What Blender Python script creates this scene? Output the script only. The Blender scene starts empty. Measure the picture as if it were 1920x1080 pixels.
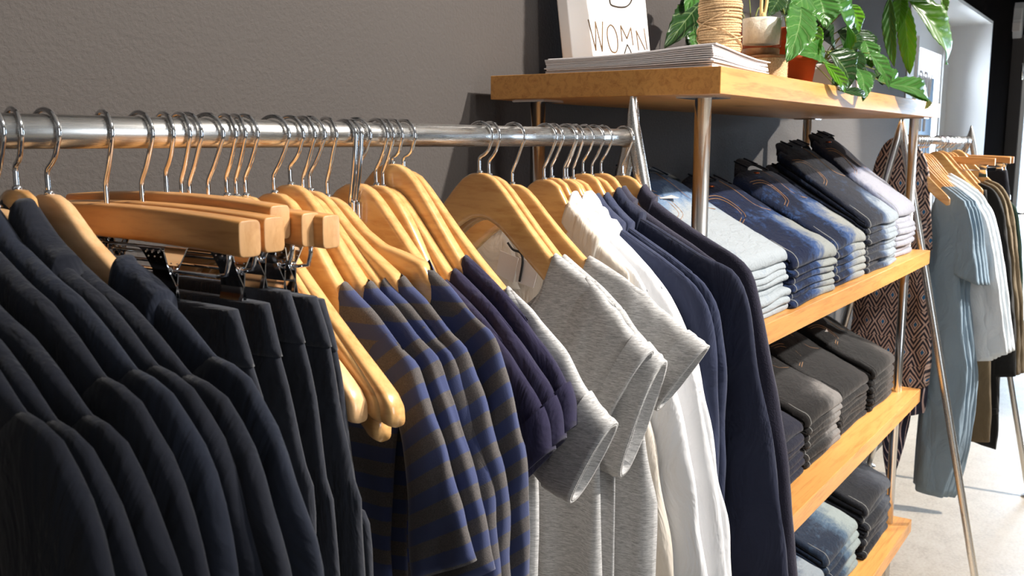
import bpy, bmesh, math, random
from mathutils import Vector, Matrix, noise
random.seed(7)
SC = bpy.context.scene
COL = SC.collection
PI = math.pi
H = 1.571            # height of the viewpoint above the floor
# ---------------------------------------------------------------- viewpoint
F_PX, PITCH, ROLL, YAW = 1805.57, math.radians(8.6757), math.radians(0.1712), math.radians(33.9367)
FW = Vector((math.cos(YAW)*math.cos(PITCH), math.sin(YAW)*math.cos(PITCH), -math.sin(PITCH)))
RT0 = Vector((math.sin(YAW), -math.cos(YAW), 0)); UP0 = RT0.cross(FW)
RT = RT0*math.cos(ROLL) + UP0*math.sin(ROLL); UP = RT.cross(FW)
def at(x, y, X=None, Y=None, Z=None):
    """point of the room seen at photograph position x, y on a known plane (Z is above the floor)"""
    d = RT*((x-960)/F_PX) - UP*((y-540)/F_PX) + FW
    if X is not None: k = X/d.x
    elif Y is not None: k = Y/d.y
    else: k = (Z-H)/d.z
    return Vector((d.x*k, d.y*k, d.z*k+H))
# ---------------------------------------------------------------- object helpers
def new_obj(name, data, parent=None):
    o = bpy.data.objects.new(name, data); COL.objects.link(o)
    if parent is not None: o.parent = parent
    return o
def tag(o, label=None, cat=None, group=None, kind=None):
    if label: o['label'] = label
    if cat: o['category'] = cat
    if group: o['group'] = group
    if kind: o['kind'] = kind
    return o
def thing(name, label, cat, loc=(0,0,0), rotz=0, group=None):
    o = bpy.data.objects.new(name, None); COL.objects.link(o)
    o.location = loc; o.rotation_euler = (0,0,rotz); o.empty_display_size = .02
    return tag(o, label, cat, group)
def obj(name, bm, mat, parent=None, smooth=True, label=None, mods=None):
    me = bpy.data.meshes.new(name)
    bmesh.ops.recalc_face_normals(bm, faces=bm.faces)
    bm.to_mesh(me); bm.free()
    if smooth:
        for p in me.polygons: p.use_smooth = True
    for m in (mat if isinstance(mat, (list, tuple)) else [mat]): me.materials.append(m)
    o = new_obj(name, me, parent)
    if label: o['label'] = label
    return o
def subsurf(o, n=1):
    m = o.modifiers.new('sub', 'SUBSURF'); m.levels = n; m.render_levels = n; return o
def bevel(o, w, seg=3):
    m = o.modifiers.new('bev', 'BEVEL'); m.width = w; m.segments = seg; m.limit_method = 'ANGLE'
    return o
def copy_thing(root):
    r = root.copy(); COL.objects.link(r)
    for ch in list(root.children):
        c = ch.copy(); COL.objects.link(c); c.parent = r
        for g in ch.children:
            d = g.copy(); COL.objects.link(d); d.parent = c
    return r
def B(): return bmesh.new()
def add_box(bm, lo, hi, M=None):
    vs = [Vector((x,y,z)) for x in (lo[0],hi[0]) for y in (lo[1],hi[1]) for z in (lo[2],hi[2])]
    if M: vs = [M @ v for v in vs]
    v = [bm.verts.new(c) for c in vs]
    for f in ((0,1,3,2),(4,6,7,5),(0,4,5,1),(2,3,7,6),(0,2,6,4),(1,5,7,3)):
        bm.faces.new([v[i] for i in f])
def box_obj(name, lo, hi, mat, parent=None, bev=0.0, **k):
    bm = B(); add_box(bm, lo, hi); o = obj(name, bm, mat, parent, smooth=False, **k)
    if bev: bevel(o, bev)
    return o
def add_tube(bm, pts, r, n=12, cap=True, rad=None):
    pts = [Vector(p) for p in pts]; rings = []
    t = (pts[1]-pts[0]).normalized()
    nrm = t.orthogonal().normalized()
    for i, p in enumerate(pts):
        if i == 0: t2 = (pts[1]-p)
        elif i == len(pts)-1: t2 = (p-pts[i-1])
        else: t2 = (pts[i+1]-pts[i-1])
        t2 = t2.normalized()
        nrm = (nrm - t2*nrm.dot(t2)).normalized(); bn = t2.cross(nrm)
        rr = rad[i] if rad else r
        rings.append([bm.verts.new(p + (nrm*math.cos(a)+bn*math.sin(a))*rr) for a in [2*PI*k/n for k in range(n)]])
    for a, b in zip(rings, rings[1:]):
        for k in range(n): bm.faces.new((a[k], a[(k+1)%n], b[(k+1)%n], b[k]))
    if cap:
        bm.faces.new(list(reversed(rings[0]))); bm.faces.new(rings[-1])
    return rings
def tube_obj(name, pts, r, mat, parent=None, n=12, rad=None, **k):
    bm = B(); add_tube(bm, pts, r, n, rad=rad); return obj(name, bm, mat, parent, **k)
def add_lathe(bm, prof, c=(0,0,0), n=40, M=None):
    rings = []
    for r, z in prof:
        ring = []
        for k in range(n):
            a = 2*PI*k/n; v = Vector((c[0]+r*math.cos(a), c[1]+r*math.sin(a), c[2]+z))
            ring.append(bm.verts.new(M @ v if M else v))
        rings.append(ring)
    for a, b in zip(rings, rings[1:]):
        for k in range(n): bm.faces.new((a[k], a[(k+1)%n], b[(k+1)%n], b[k]))
    bm.faces.new(list(reversed(rings[0]))); bm.faces.new(rings[-1])
def lathe_obj(name, prof, mat, parent=None, c=(0,0,0), n=40, **k):
    bm = B(); add_lathe(bm, prof, c, n); return obj(name, bm, mat, parent, **k)
def spline(pts, n):
    """Catmull-Rom through pts (any dimension tuples), resampled evenly by length to n points"""
    P = [Vector(p) if len(p) == 3 else Vector((p[0], p[1], 0)) for p in pts]
    if len(P) == 2: dense = [P[0].lerp(P[1], i/40) for i in range(41)]
    else:
        Q = [P[0]*2-P[1]] + P + [P[-1]*2-P[-2]]; dense = []
        for i in range(1, len(Q)-2):
            a, b, c, d = Q[i-1:i+3]
            for k in range(16):
                t = k/16; dense.append(.5*((2*b)+(c-a)*t+(2*a-5*b+4*c-d)*t*t+(3*b-3*c+d-a)*t**3))
        dense.append(P[-1])
    L = [0]
    for a, b in zip(dense, dense[1:]): L.append(L[-1]+(b-a).length)
    out = []; j = 0
    for i in range(n):
        s = L[-1]*i/(n-1)
        while j < len(L)-2 and L[j+1] < s: j += 1
        f = (s-L[j])/max(1e-9, L[j+1]-L[j]); out.append(dense[j].lerp(dense[j+1], min(1, max(0, f))))
    return out
def interp(tab, x):
    if x <= tab[0][0]: return tab[0][1]
    for (a, b), (c, d) in zip(tab, tab[1:]):
        if x <= c: return b+(d-b)*(x-a)/(c-a)
    return tab[-1][1]
def sstep(a, b, x):
    t = min(1, max(0, (x-a)/(b-a))); return t*t*(3-2*t)
def spow(c, e): return math.copysign(abs(c)**e, c)
# ---------------------------------------------------------------- materials
def lin(c): return tuple(((v/255)/12.92 if v/255 <= .04045 else ((v/255+.055)/1.055)**2.4) for v in c) + (1,)
class NT:
    def __init__(s, name):
        s.m = bpy.data.materials.new(name); s.m.use_nodes = True; s.t = s.m.node_tree
        s.b = s.t.nodes['Principled BSDF']
    def n(s, kind, **kw):
        x = s.t.nodes.new(kind)
        for k, v in kw.items():
            if k == 'ins':
                for a, b in v.items():
                    if hasattr(b, 'is_output'): s.t.links.new(b, x.inputs[a])
                    else: x.inputs[a].default_value = b
            else: setattr(x, k, v)
        return x
    def link(s, a, b): s.t.links.new(a, b)
    def math(s, op, a, b=None, c=None):
        return s.n('ShaderNodeMath', operation=op, ins={k: v for k, v in enumerate((a, b, c)) if v is not None}).outputs[0]
    def mix(s, f, a, b):
        x = s.n('ShaderNodeMix', data_type='RGBA')
        for k, v in ((0, f), (6, a), (7, b)):
            if hasattr(v, 'is_output'): s.link(v, x.inputs[k])
            else: x.inputs[k].default_value = v
        return x.outputs[2]
    def ramp(s, f, stops):
        x = s.n('ShaderNodeValToRGB'); s.link(f, x.inputs[0]); e = x.color_ramp.elements
        while len(e) < len(stops): e.new(.5)
        for el, (p, c) in zip(e, stops): el.position = p; el.color = c
        return x.outputs[0]
    def coords(s, which='Object', scale=(1,1,1), rot=(0,0,0)):
        tc = s.n('ShaderNodeTexCoord'); mp = s.n('ShaderNodeMapping')
        mp.inputs['Scale'].default_value = scale; mp.inputs['Rotation'].default_value = rot
        s.link(tc.outputs[which], mp.inputs[0]); return mp.outputs[0]
    def noise(s, vec, scale=5, detail=4, rough=.55, dist=0):
        x = s.n('ShaderNodeTexNoise', ins={'Scale': scale, 'Detail': detail, 'Roughness': rough, 'Distortion': dist}); s.link(vec, x.inputs['Vector'])
        return x.outputs[0]
    def bump(s, h, strength=.3, dist=.001):
        x = s.n('ShaderNodeBump', ins={'Strength': strength, 'Distance': dist}); s.link(h, x.inputs['Height']); s.link(x.outputs[0], s.b.inputs['Normal'])
    def set(s, **kw):
        for k, v in kw.items():
            i = s.b.inputs[k.replace('_', ' ')]
            if hasattr(v, 'is_output'): s.link(v, i)
            else: i.default_value = v
        return s
def plain(name, col, rough=.6, metal=0, **kw):
    t = NT(name); t.set(Base_Color=lin(col), Roughness=rough, Metallic=metal, **kw); return t.m
def wood(name, dark, lite, rough=.35, scale=(1.5, 25, 25), coat=.0, knots=True):
    t = NT(name); v = t.coords('Object', scale)
    g = t.noise(v, 2.2, 6, .6, 1.2); g2 = t.noise(v, 14, 3, .6)
    f = t.math('ADD', t.math('MULTIPLY', g, .75), t.math('MULTIPLY', g2, .25))
    c = t.ramp(f, [(.32, lin(dark)), (.52, lin(lite)), (.75, lin(tuple(min(255, int(k*1.05)) for k in lite)))])
    if knots:
        k = t.noise(t.coords('Object', (2.2, 7, 7)), 2.0, 2, .5, .6)
        c = t.mix(t.math('MULTIPLY', t.ramp(k, [(.66, (0,0,0,1)), (.74, (1,1,1,1))]), .45), c, lin(tuple(int(k*.55) for k in dark)))
    t.set(Base_Color=c, Roughness=rough, Coat_Weight=coat, Coat_Roughness=.12)
    t.bump(f, .08, .002); return t.m
def fabric(name, col, col2=None, rough=.9, sheen=.15, weave=900, blot=14, amt=.5, bumps=.25, crease=0):
    t = NT(name); v = t.coords('Object')
    a = t.noise(v, blot, 5, .6); w = t.noise(v, weave, 2, .5)
    c2 = col2 or tuple(int(k*.78) for k in col)
    c = t.mix(t.math('MULTIPLY', t.ramp(a, [(.3, (0,0,0,1)), (.7, (1,1,1,1))]), amt), lin(col), lin(c2))
    t.set(Base_Color=c, Roughness=rough, Sheen_Weight=sheen, Sheen_Roughness=.5); t.b.inputs['Specular IOR Level'].default_value = .2
    if crease:
        cr = t.noise(t.coords('Object', (1, 1, .5)), 15, 4, .55, 1.0)
        b1 = t.n('ShaderNodeBump', ins={'Strength': crease, 'Distance': .012}); t.link(cr, b1.inputs['Height'])
        b2 = t.n('ShaderNodeBump', ins={'Strength': bumps, 'Distance': .0006}); t.link(w, b2.inputs['Height']); t.link(b1.outputs[0], b2.inputs['Normal']); t.link(b2.outputs[0], t.b.inputs['Normal'])
    else: t.bump(w, bumps, .0006)
    return t.m
MW = {}
def build_materials():
    M = MW
    M['oak'] = wood('oak_board', (182, 120, 60), (212, 154, 86), .38, (2.0, 30, 30))
    M['maple'] = wood('maple_varnish', (198, 142, 82), (220, 172, 110), .25, (18, 3.5, 18), coat=.8, knots=False)
    M['maple_pale'] = wood('maple_pale', (214, 164, 112), (230, 186, 136), .3, (18, 3.5, 18), coat=.3, knots=False)
    M['beech'] = wood('beech_bar', (188, 128, 68), (212, 154, 92), .36, (20, 3.0, 20), coat=.15, knots=False)
    M['beech_end'] = wood('beech_endgrain', (178, 132, 84), (196, 152, 104), .45, (30, 30, 12), knots=False)
    t = NT('brushed_steel'); v = t.coords('Object', (4, 160, 160)); n = t.noise(v, 6, 3)
    t.set(Base_Color=(.72, .71, .69, 1), Metallic=1.0, Roughness=t.math('MULTIPLY_ADD', n, .16, .2)); t.bump(n, .05, .0005); M['steel'] = t.m
    t = NT('post_steel'); v = t.coords('Object', (160, 160, 3)); n = t.noise(v, 6, 3)
    t.set(Base_Color=(.72, .72, .72, 1), Metallic=1.0, Roughness=t.math('MULTIPLY_ADD', n, .12, .14)); M['post'] = t.m
    M['chrome'] = plain('chrome', (225, 226, 228), .08, 1.0)
    M['rough_metal'] = plain('weld_metal', (150, 140, 130), .45, 1.0)
    # plaster wall
    t = NT('grey_plaster'); v = t.coords('Object'); n = t.noise(v, 150, 5, .65); n2 = t.noise(v, 1.3, 3)
    t.set(Base_Color=t.mix(n2, lin((68, 63, 60)), lin((74, 68, 64))), Roughness=.8); t.bump(n, .55, .0035); M['wall'] = t.m
    M['black_wall'] = fabric('black_paint', (26, 24, 24), rough=.9, sheen=0, weave=160, amt=.2); M['black_wall'].node_tree.nodes['Principled BSDF'].inputs['Specular IOR Level'].default_value = 0
    M['white_paint'] = plain('white_paint', (226, 226, 226), .55)
    t = NT('concrete_floor'); v = t.coords('Object'); n = t.noise(v, 9, 6, .7); n2 = t.noise(v, 90, 4, .6)
    f = t.math('ADD', t.math('MULTIPLY', n, .5), t.math('MULTIPLY', n2, .5))
    t.set(Base_Color=t.ramp(f, [(.33, lin((186, 170, 148))), (.5, lin((214, 200, 180))), (.68, lin((226, 216, 200)))]), Roughness=t.math('MULTIPLY_ADD', n, .3, .35)); t.bump(n2, .1, .002); M['floor'] = t.m
    # cloths
    M['jacket'] = fabric('black_navy_wool', (30, 33, 43), (23, 25, 33), weave=1400, amt=.5, sheen=.12, crease=.85)
    M['jacket_check'] = fabric('midnight_check', (34, 39, 52), (27, 31, 42), weave=1500, amt=.6, sheen=.12, crease=.85)
    M['trouser'] = fabric('dark_trouser_wool', (38, 41, 50), (27, 29, 37), weave=700, blot=60, amt=.6, sheen=.2, crease=.85)
    M['purple'] = fabric('ink_purple_jersey', (38, 34, 62), (30, 27, 50), weave=1400, amt=.5, sheen=.2, crease=.85)
    M['white'] = fabric('white_cotton', (242, 242, 243), (236, 236, 238), weave=1200, amt=.4, sheen=.05, crease=.85)
    M['cream'] = fabric('cream_satin', (226, 216, 202), (214, 203, 190), rough=.4, weave=1500, amt=.4, sheen=.1, crease=.85)
    M['blazer'] = fabric('blazer_blue', (54, 60, 84), (48, 54, 77), weave=1500, amt=.5, sheen=.15, crease=.85)
    M['blazer_dark'] = fabric('blazer_navy', (40, 44, 64), (34, 38, 56), weave=1500, amt=.5, sheen=.15, crease=.85)
    M['knit'] = fabric('navy_knit', (50, 48, 66), (36, 34, 50), weave=420, blot=300, amt=.8, sheen=.35, bumps=.9)
    M['shirt_blue'] = fabric('slate_shirt', (128, 148, 164), (116, 136, 152), weave=1200, amt=.4, sheen=.05, crease=.85)
    M['shirt_white'] = fabric('ice_white_shirt', (222, 230, 236), (210, 220, 228), weave=1200, amt=.4, sheen=.05, crease=.85)
    M['olive'] = fabric('olive_twill', (112, 98, 76), (96, 84, 64), weave=900, amt=.5, crease=.85)
    M['blackcloth'] = fabric('black_cloth', (26, 26, 26), weave=900, amt=.4, crease=.85)
    M['green'] = fabric('bottle_green', (40, 62, 50), weave=900, amt=.4)
    # grey heather
    t = NT('grey_heather'); v = t.coords('Object', (26, 26, 260)); n = t.noise(v, 3.5, 6, .8, .6); w = t.noise(t.coords('Object'), 1300, 2)
    t.set(Base_Color=t.ramp(n, [(.38, lin((142, 141, 140))), (.5, lin((180, 179, 178))), (.6, lin((206, 205, 204)))]), Roughness=.92, Sheen_Weight=.15)
    t.bump(w, .2, .0006); M['heather'] = t.m
    # stripes from UV v (metres along the cloth)
    t = NT('blue_grey_stripe'); uv = t.n('ShaderNodeUVMap'); sp = t.n('ShaderNodeSeparateXYZ'); t.link(uv.outputs[0], sp.inputs[0])
    wob = t.noise(t.coords('Object'), 500, 3)
    f = t.math('FRACT', t.math('ADD', t.math('MULTIPLY', sp.outputs[1], 1/.030), t.math('MULTIPLY', wob, .05)))
    ed = t.ramp(f, [(.0, (0,0,0,1)), (.03, (1,1,1,1)), (.5, (1,1,1,1)), (.53, (0,0,0,1))])
    fl = t.noise(t.coords('Object'), 900, 3, .7)
    grey = t.ramp(fl, [(.35, lin((62, 58, 58))), (.65, lin((92, 86, 84)))])
    t.set(Base_Color=t.mix(ed, lin((50, 60, 100)), grey), Roughness=.92, Sheen_Weight=.25); t.bump(fl, .3, .0007); M['stripe'] = t.m
    # patterned dress
    t = NT('diamond_print'); uv = t.n('ShaderNodeUVMap'); sp = t.n('ShaderNodeSeparateXYZ'); t.link(uv.outputs[0], sp.inputs[0])
    v_ = t.math('MULTIPLY', sp.outputs[1], 1/.095)
    row = t.math('FLOOR', v_)
    u_ = t.math('ADD', t.math('MULTIPLY', sp.outputs[0], 1/.052), t.math('MULTIPLY', t.math('MODULO', row, 2.0), .5))
    du = t.math('ABSOLUTE', t.math('SUBTRACT', t.math('FRACT', u_), .5)); dv = t.math('ABSOLUTE', t.math('SUBTRACT', t.math('FRACT', v_), .5))
    p = t.math('ADD', du, dv)
    st = t.ramp(t.math('FRACT', t.math('MULTIPLY', p, 4.6)), [(.40, (0,0,0,1)), (.48, (1,1,1,1))])
    c = t.mix(st, lin((176, 150, 138)), lin((30, 26, 38)))
    c = t.mix(t.math('LESS_THAN', p, .17), c, lin((182, 158, 146)))
    c = t.mix(t.math('LESS_THAN', p, .10), c, lin((20, 92, 140)))
    t.set(Base_Color=c, Roughness=.85); M['dress'] = t.m
    t = NT('navy_pinstripe'); uv = t.n('ShaderNodeUVMap'); sp = t.n('ShaderNodeSeparateXYZ'); t.link(uv.outputs[0], sp.inputs[0])
    f = t.math('FRACT', t.math('MULTIPLY', sp.outputs[0], 1/.018)); e = t.math('LESS_THAN', f, .17)
    t.set(Base_Color=t.mix(e, lin((26, 28, 52)), lin((196, 178, 180))), Roughness=.85); M['pinstripe'] = t.m
    # denims: fade masks over the folded pair (generated 0..1: x across, y from the front fold to the waist)
    def denim(name, dark, mid, lite, x0, x1, y0, y1, whisk=.25):
        t = NT(name); tc = t.n('ShaderNodeTexCoord'); sp = t.n('ShaderNodeSeparateXYZ'); t.link(tc.outputs['Generated'], sp.inputs[0])
        oi = t.n('ShaderNodeObjectInfo'); off = t.n('ShaderNodeVectorMath', operation='ADD'); t.link(tc.outputs['Object'], off.inputs[0])
        cmb = t.n('ShaderNodeCombineXYZ'); t.link(t.math('MULTIPLY', oi.outputs['Random'], 9.0), cmb.inputs[0]); t.link(t.math('MULTIPLY', oi.outputs['Random'], 5.0), cmb.inputs[2]); t.link(cmb.outputs[0], off.inputs[1])
        def nn(sc, scale, det, ro, di=0):
            mp = t.n('ShaderNodeMapping'); mp.inputs['Scale'].default_value = sc; t.link(off.outputs[0], mp.inputs[0]); return t.noise(mp.outputs[0], scale, det, ro, di)
        blot = nn((1,1,1), 15, 5, .65, .4); wh = nn((14, 30, 14), 2.2, 4, .6, 1.5); st = nn((1, 1, 1), 60, 4, .7)
        fx = t.n('ShaderNodeMapRange', interpolation_type='SMOOTHSTEP', ins={0: sp.outputs[0], 1: x0, 2: x1}).outputs[0]
        fy = t.n('ShaderNodeMapRange', interpolation_type='SMOOTHSTEP', ins={0: sp.outputs[1], 1: y1, 2: y0}).outputs[0]
        m = t.math('MULTIPLY', fx, fy)
        m = t.math('ADD', m, t.math('MULTIPLY', t.math('SUBTRACT', blot, .5), whisk*2.2))
        m = t.math('ADD', m, t.math('MULTIPLY', t.math('SUBTRACT', wh, .5), whisk*1.5))
        m = t.math('ADD', m, t.math('MULTIPLY', t.math('SUBTRACT', st, .5), .22))
        c = t.ramp(m, [(.06, lin(dark)), (.40, lin(mid)), (.88, lin(lite))])
        tw = nn((1, 1, 1), 700, 2, .6)
        c = t.mix(t.math('MULTIPLY', tw, .55), c, t.ramp(m, [(.1, lin(tuple(int(k*.72) for k in dark))), (.9, lin(tuple(int(k*.82) for k in lite)))]))
        t.set(Base_Color=c, Roughness=.92, Sheen_Weight=.1); t.b.inputs['Specular IOR Level'].default_value = .15
        b1 = t.n('ShaderNodeBump', ins={'Strength': .5, 'Distance': .010}); t.link(t.math('ADD', wh, blot), b1.inputs['Height'])
        b2 = t.n('ShaderNodeBump', ins={'Strength': .35, 'Distance': .0008}); t.link(tw, b2.inputs['Height']); t.link(b1.outputs[0], b2.inputs['Normal']); t.link(b2.outputs[0], t.b.inputs['Normal']); M[name] = t.m
    denim('denim_ice', (46, 72, 108), (112, 140, 172), (164, 172, 178), -.5, .35, .5, .85, .5)
    denim('denim_blue', (14, 25, 52), (32, 70, 126), (146, 150, 147), .3, .85, .25, .78, .5)
    denim('denim_mid', (13, 23, 46), (36, 76, 132), (148, 151, 148), .2, .8, .28, .72, .5)
    denim('denim_deep', (11, 17, 32), (28, 58, 94), (136, 146, 154), .3, .85, .08, .5, .42)
    denim('denim_lilac', (26, 28, 42), (84, 92, 118), (142, 144, 155), -.4, .35, .45, .66, .24)
    denim('denim_ink', (20, 22, 34), (24, 27, 40), (34, 36, 50), 0, 1, 0, 1, .2)
    denim('denim_grey', (22, 20, 20), (42, 40, 40), (112, 109, 107), .35, .9, .1, .5, .46)
    denim('denim_black', (15, 13, 13), (21, 19, 19), (38, 34, 33), .5, 1.2, .1, .6, .36)
    denim('denim_soot', (13, 12, 12), (25, 23, 22), (62, 58, 56), .3, .9, .15, .6, .42)
    denim('denim_worn', (22, 34, 52), (58, 82, 106), (128, 138, 138), .3, .9, .2, .9, .38)
    denim('denim_char', (14, 17, 24), (26, 30, 40), (62, 66, 74), .3, 1., .1, .8, .42)
    M['stitch'] = plain('tan_thread', (150, 112, 76), .8)
    M['stitch_pale'] = plain('pale_thread', (150, 152, 150), .8)
    M['copper'] = plain('copper_button', (176, 92, 52), .35, .9)
    M['paper'] = plain('paper', (238, 234, 234), .8)
    M['card'] = plain('card_tag', (216, 210, 208), .7)
    M['canvas'] = plain('white_canvas', (244, 242, 240), .85)
    M['ink'] = plain('brown_ink', (112, 88, 60), .8)
    M['ink_dark'] = plain('dark_ink', (56, 48, 38), .8)
    M['blackcord'] = plain('black_cord', (18, 18, 20), .6)
    # twine
    t = NT('jute_twine'); v = t.coords('Object', (3, 3, 90)); n = t.noise(v, 4, 5, .7); n2 = t.noise(t.coords('Object'), 420, 3)
    t.set(Base_Color=t.ramp(n2, [(.3, lin((176, 138, 96))), (.6, lin((222, 190, 146)))]), Roughness=.95); t.bump(n2, .6, .002); M['twine'] = t.m
    M['terracotta'] = fabric('terracotta', (178, 84, 48), (156, 70, 40), rough=.75, weave=300, sheen=0, amt=.6)
    M['terracotta_red'] = plain('glossy_terracotta', (140, 56, 36), .25)
    def thin_glass(name, tint, amt):
        t = NT(name); tr = t.n('ShaderNodeBsdfTransparent'); tr.inputs[0].default_value = tint
        gl = t.n('ShaderNodeBsdfGlossy'); gl.inputs['Roughness'].default_value = .03
        fr = t.n('ShaderNodeLayerWeight', ins={'Blend': .3}); mx = t.n('ShaderNodeMixShader'); out = t.t.nodes['Material Output']
        t.link(t.math('MULTIPLY_ADD', t.math('POWER', fr.outputs[1], 3.0), .55*amt, .03), mx.inputs[0]); t.link(tr.outputs[0], mx.inputs[1]); t.link(gl.outputs[0], mx.inputs[2]); t.link(mx.outputs[0], out.inputs[0]); M[name] = t.m
    thin_glass('glass', (.98, .985, .97, 1), .8)
    M['gravel'] = fabric('pale_grit', (248, 243, 236), (226, 218, 208), weave=300, blot=240, amt=.9, sheen=0, bumps=1)
    M['soil'] = fabric('dark_soil', (48, 36, 28), weave=200, sheen=0, bumps=1)
    M['ceramic'] = plain('white_ceramic', (236, 232, 226), .4)
    M['coaster'] = wood('coaster_wood', (120, 82, 54), (158, 116, 80), .6, (9, 9, 9), knots=False)
    def leafmat(name, a, b, gl=.3):
        t = NT(name); uv = t.n('ShaderNodeUVMap'); sp = t.n('ShaderNodeSeparateXYZ'); t.link(uv.outputs[0], sp.inputs[0])
        au = t.math('ABSOLUTE', sp.outputs[0])
        rib = t.math('LESS_THAN', au, .035)
        vein = t.math('LESS_THAN', t.math('ABSOLUTE', t.math('SUBTRACT', t.math('FRACT', t.math('SUBTRACT', t.math('MULTIPLY', sp.outputs[1], 6.0), t.math('MULTIPLY', au, 1.6))), .5)), .05)
        n = t.noise(t.coords('Object'), 30, 4)
        c = t.mix(n, lin(a), lin(b))
        c = t.mix(t.math('MULTIPLY', t.math('MAXIMUM', rib, vein), .35), c, lin((170, 196, 130)))
        t.set(Base_Color=c, Roughness=gl, Transmission_Weight=0.0, Coat_Weight=.2)
        w = t.math('SINE', t.math('MULTIPLY', t.math('SUBTRACT', t.math('MULTIPLY', sp.outputs[1], 6.0), t.math('MULTIPLY', au, 1.6)), 2*PI))
        t.bump(w, .5, .0025)
        tr = t.n('ShaderNodeBsdfTranslucent'); tr.inputs[0].default_value = lin(tuple(min(255, int(k*1.25)) for k in b))
        mx = t.n('ShaderNodeMixShader', ins={0: .35}); out = t.t.nodes['Material Output']
        t.link(t.b.outputs[0], mx.inputs[1]); t.link(tr.outputs[0], mx.inputs[2]); t.link(mx.outputs[0], out.inputs[0])
        M[name] = t.m
    leafmat('leaf', (52, 100, 44), (84, 138, 62)); leafmat('leaf_dark', (24, 52, 24), (44, 82, 34), .35); leafmat('leaf_bright', (70, 126, 26), (104, 160, 30), .35)
    M['stem'] = plain('plant_stem', (120, 130, 60), .6)
    M['bulb'] = plain('dry_stalk', (206, 178, 120), .7)
    # window glass: a real pane with blue lettering film
    thin_glass('pane', (.92, .96, 1, 1), .8)
    M['blue_film'] = plain('blue_film', (126, 174, 224), .5)
    M['sensor'] = plain('sensor_plastic', (206, 206, 208), .45)
    M['dark_frame'] = plain('dark_frame', (62, 58, 58), .5)
    M['black_plastic'] = plain('black_plastic', (14, 14, 14), .5)
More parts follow.
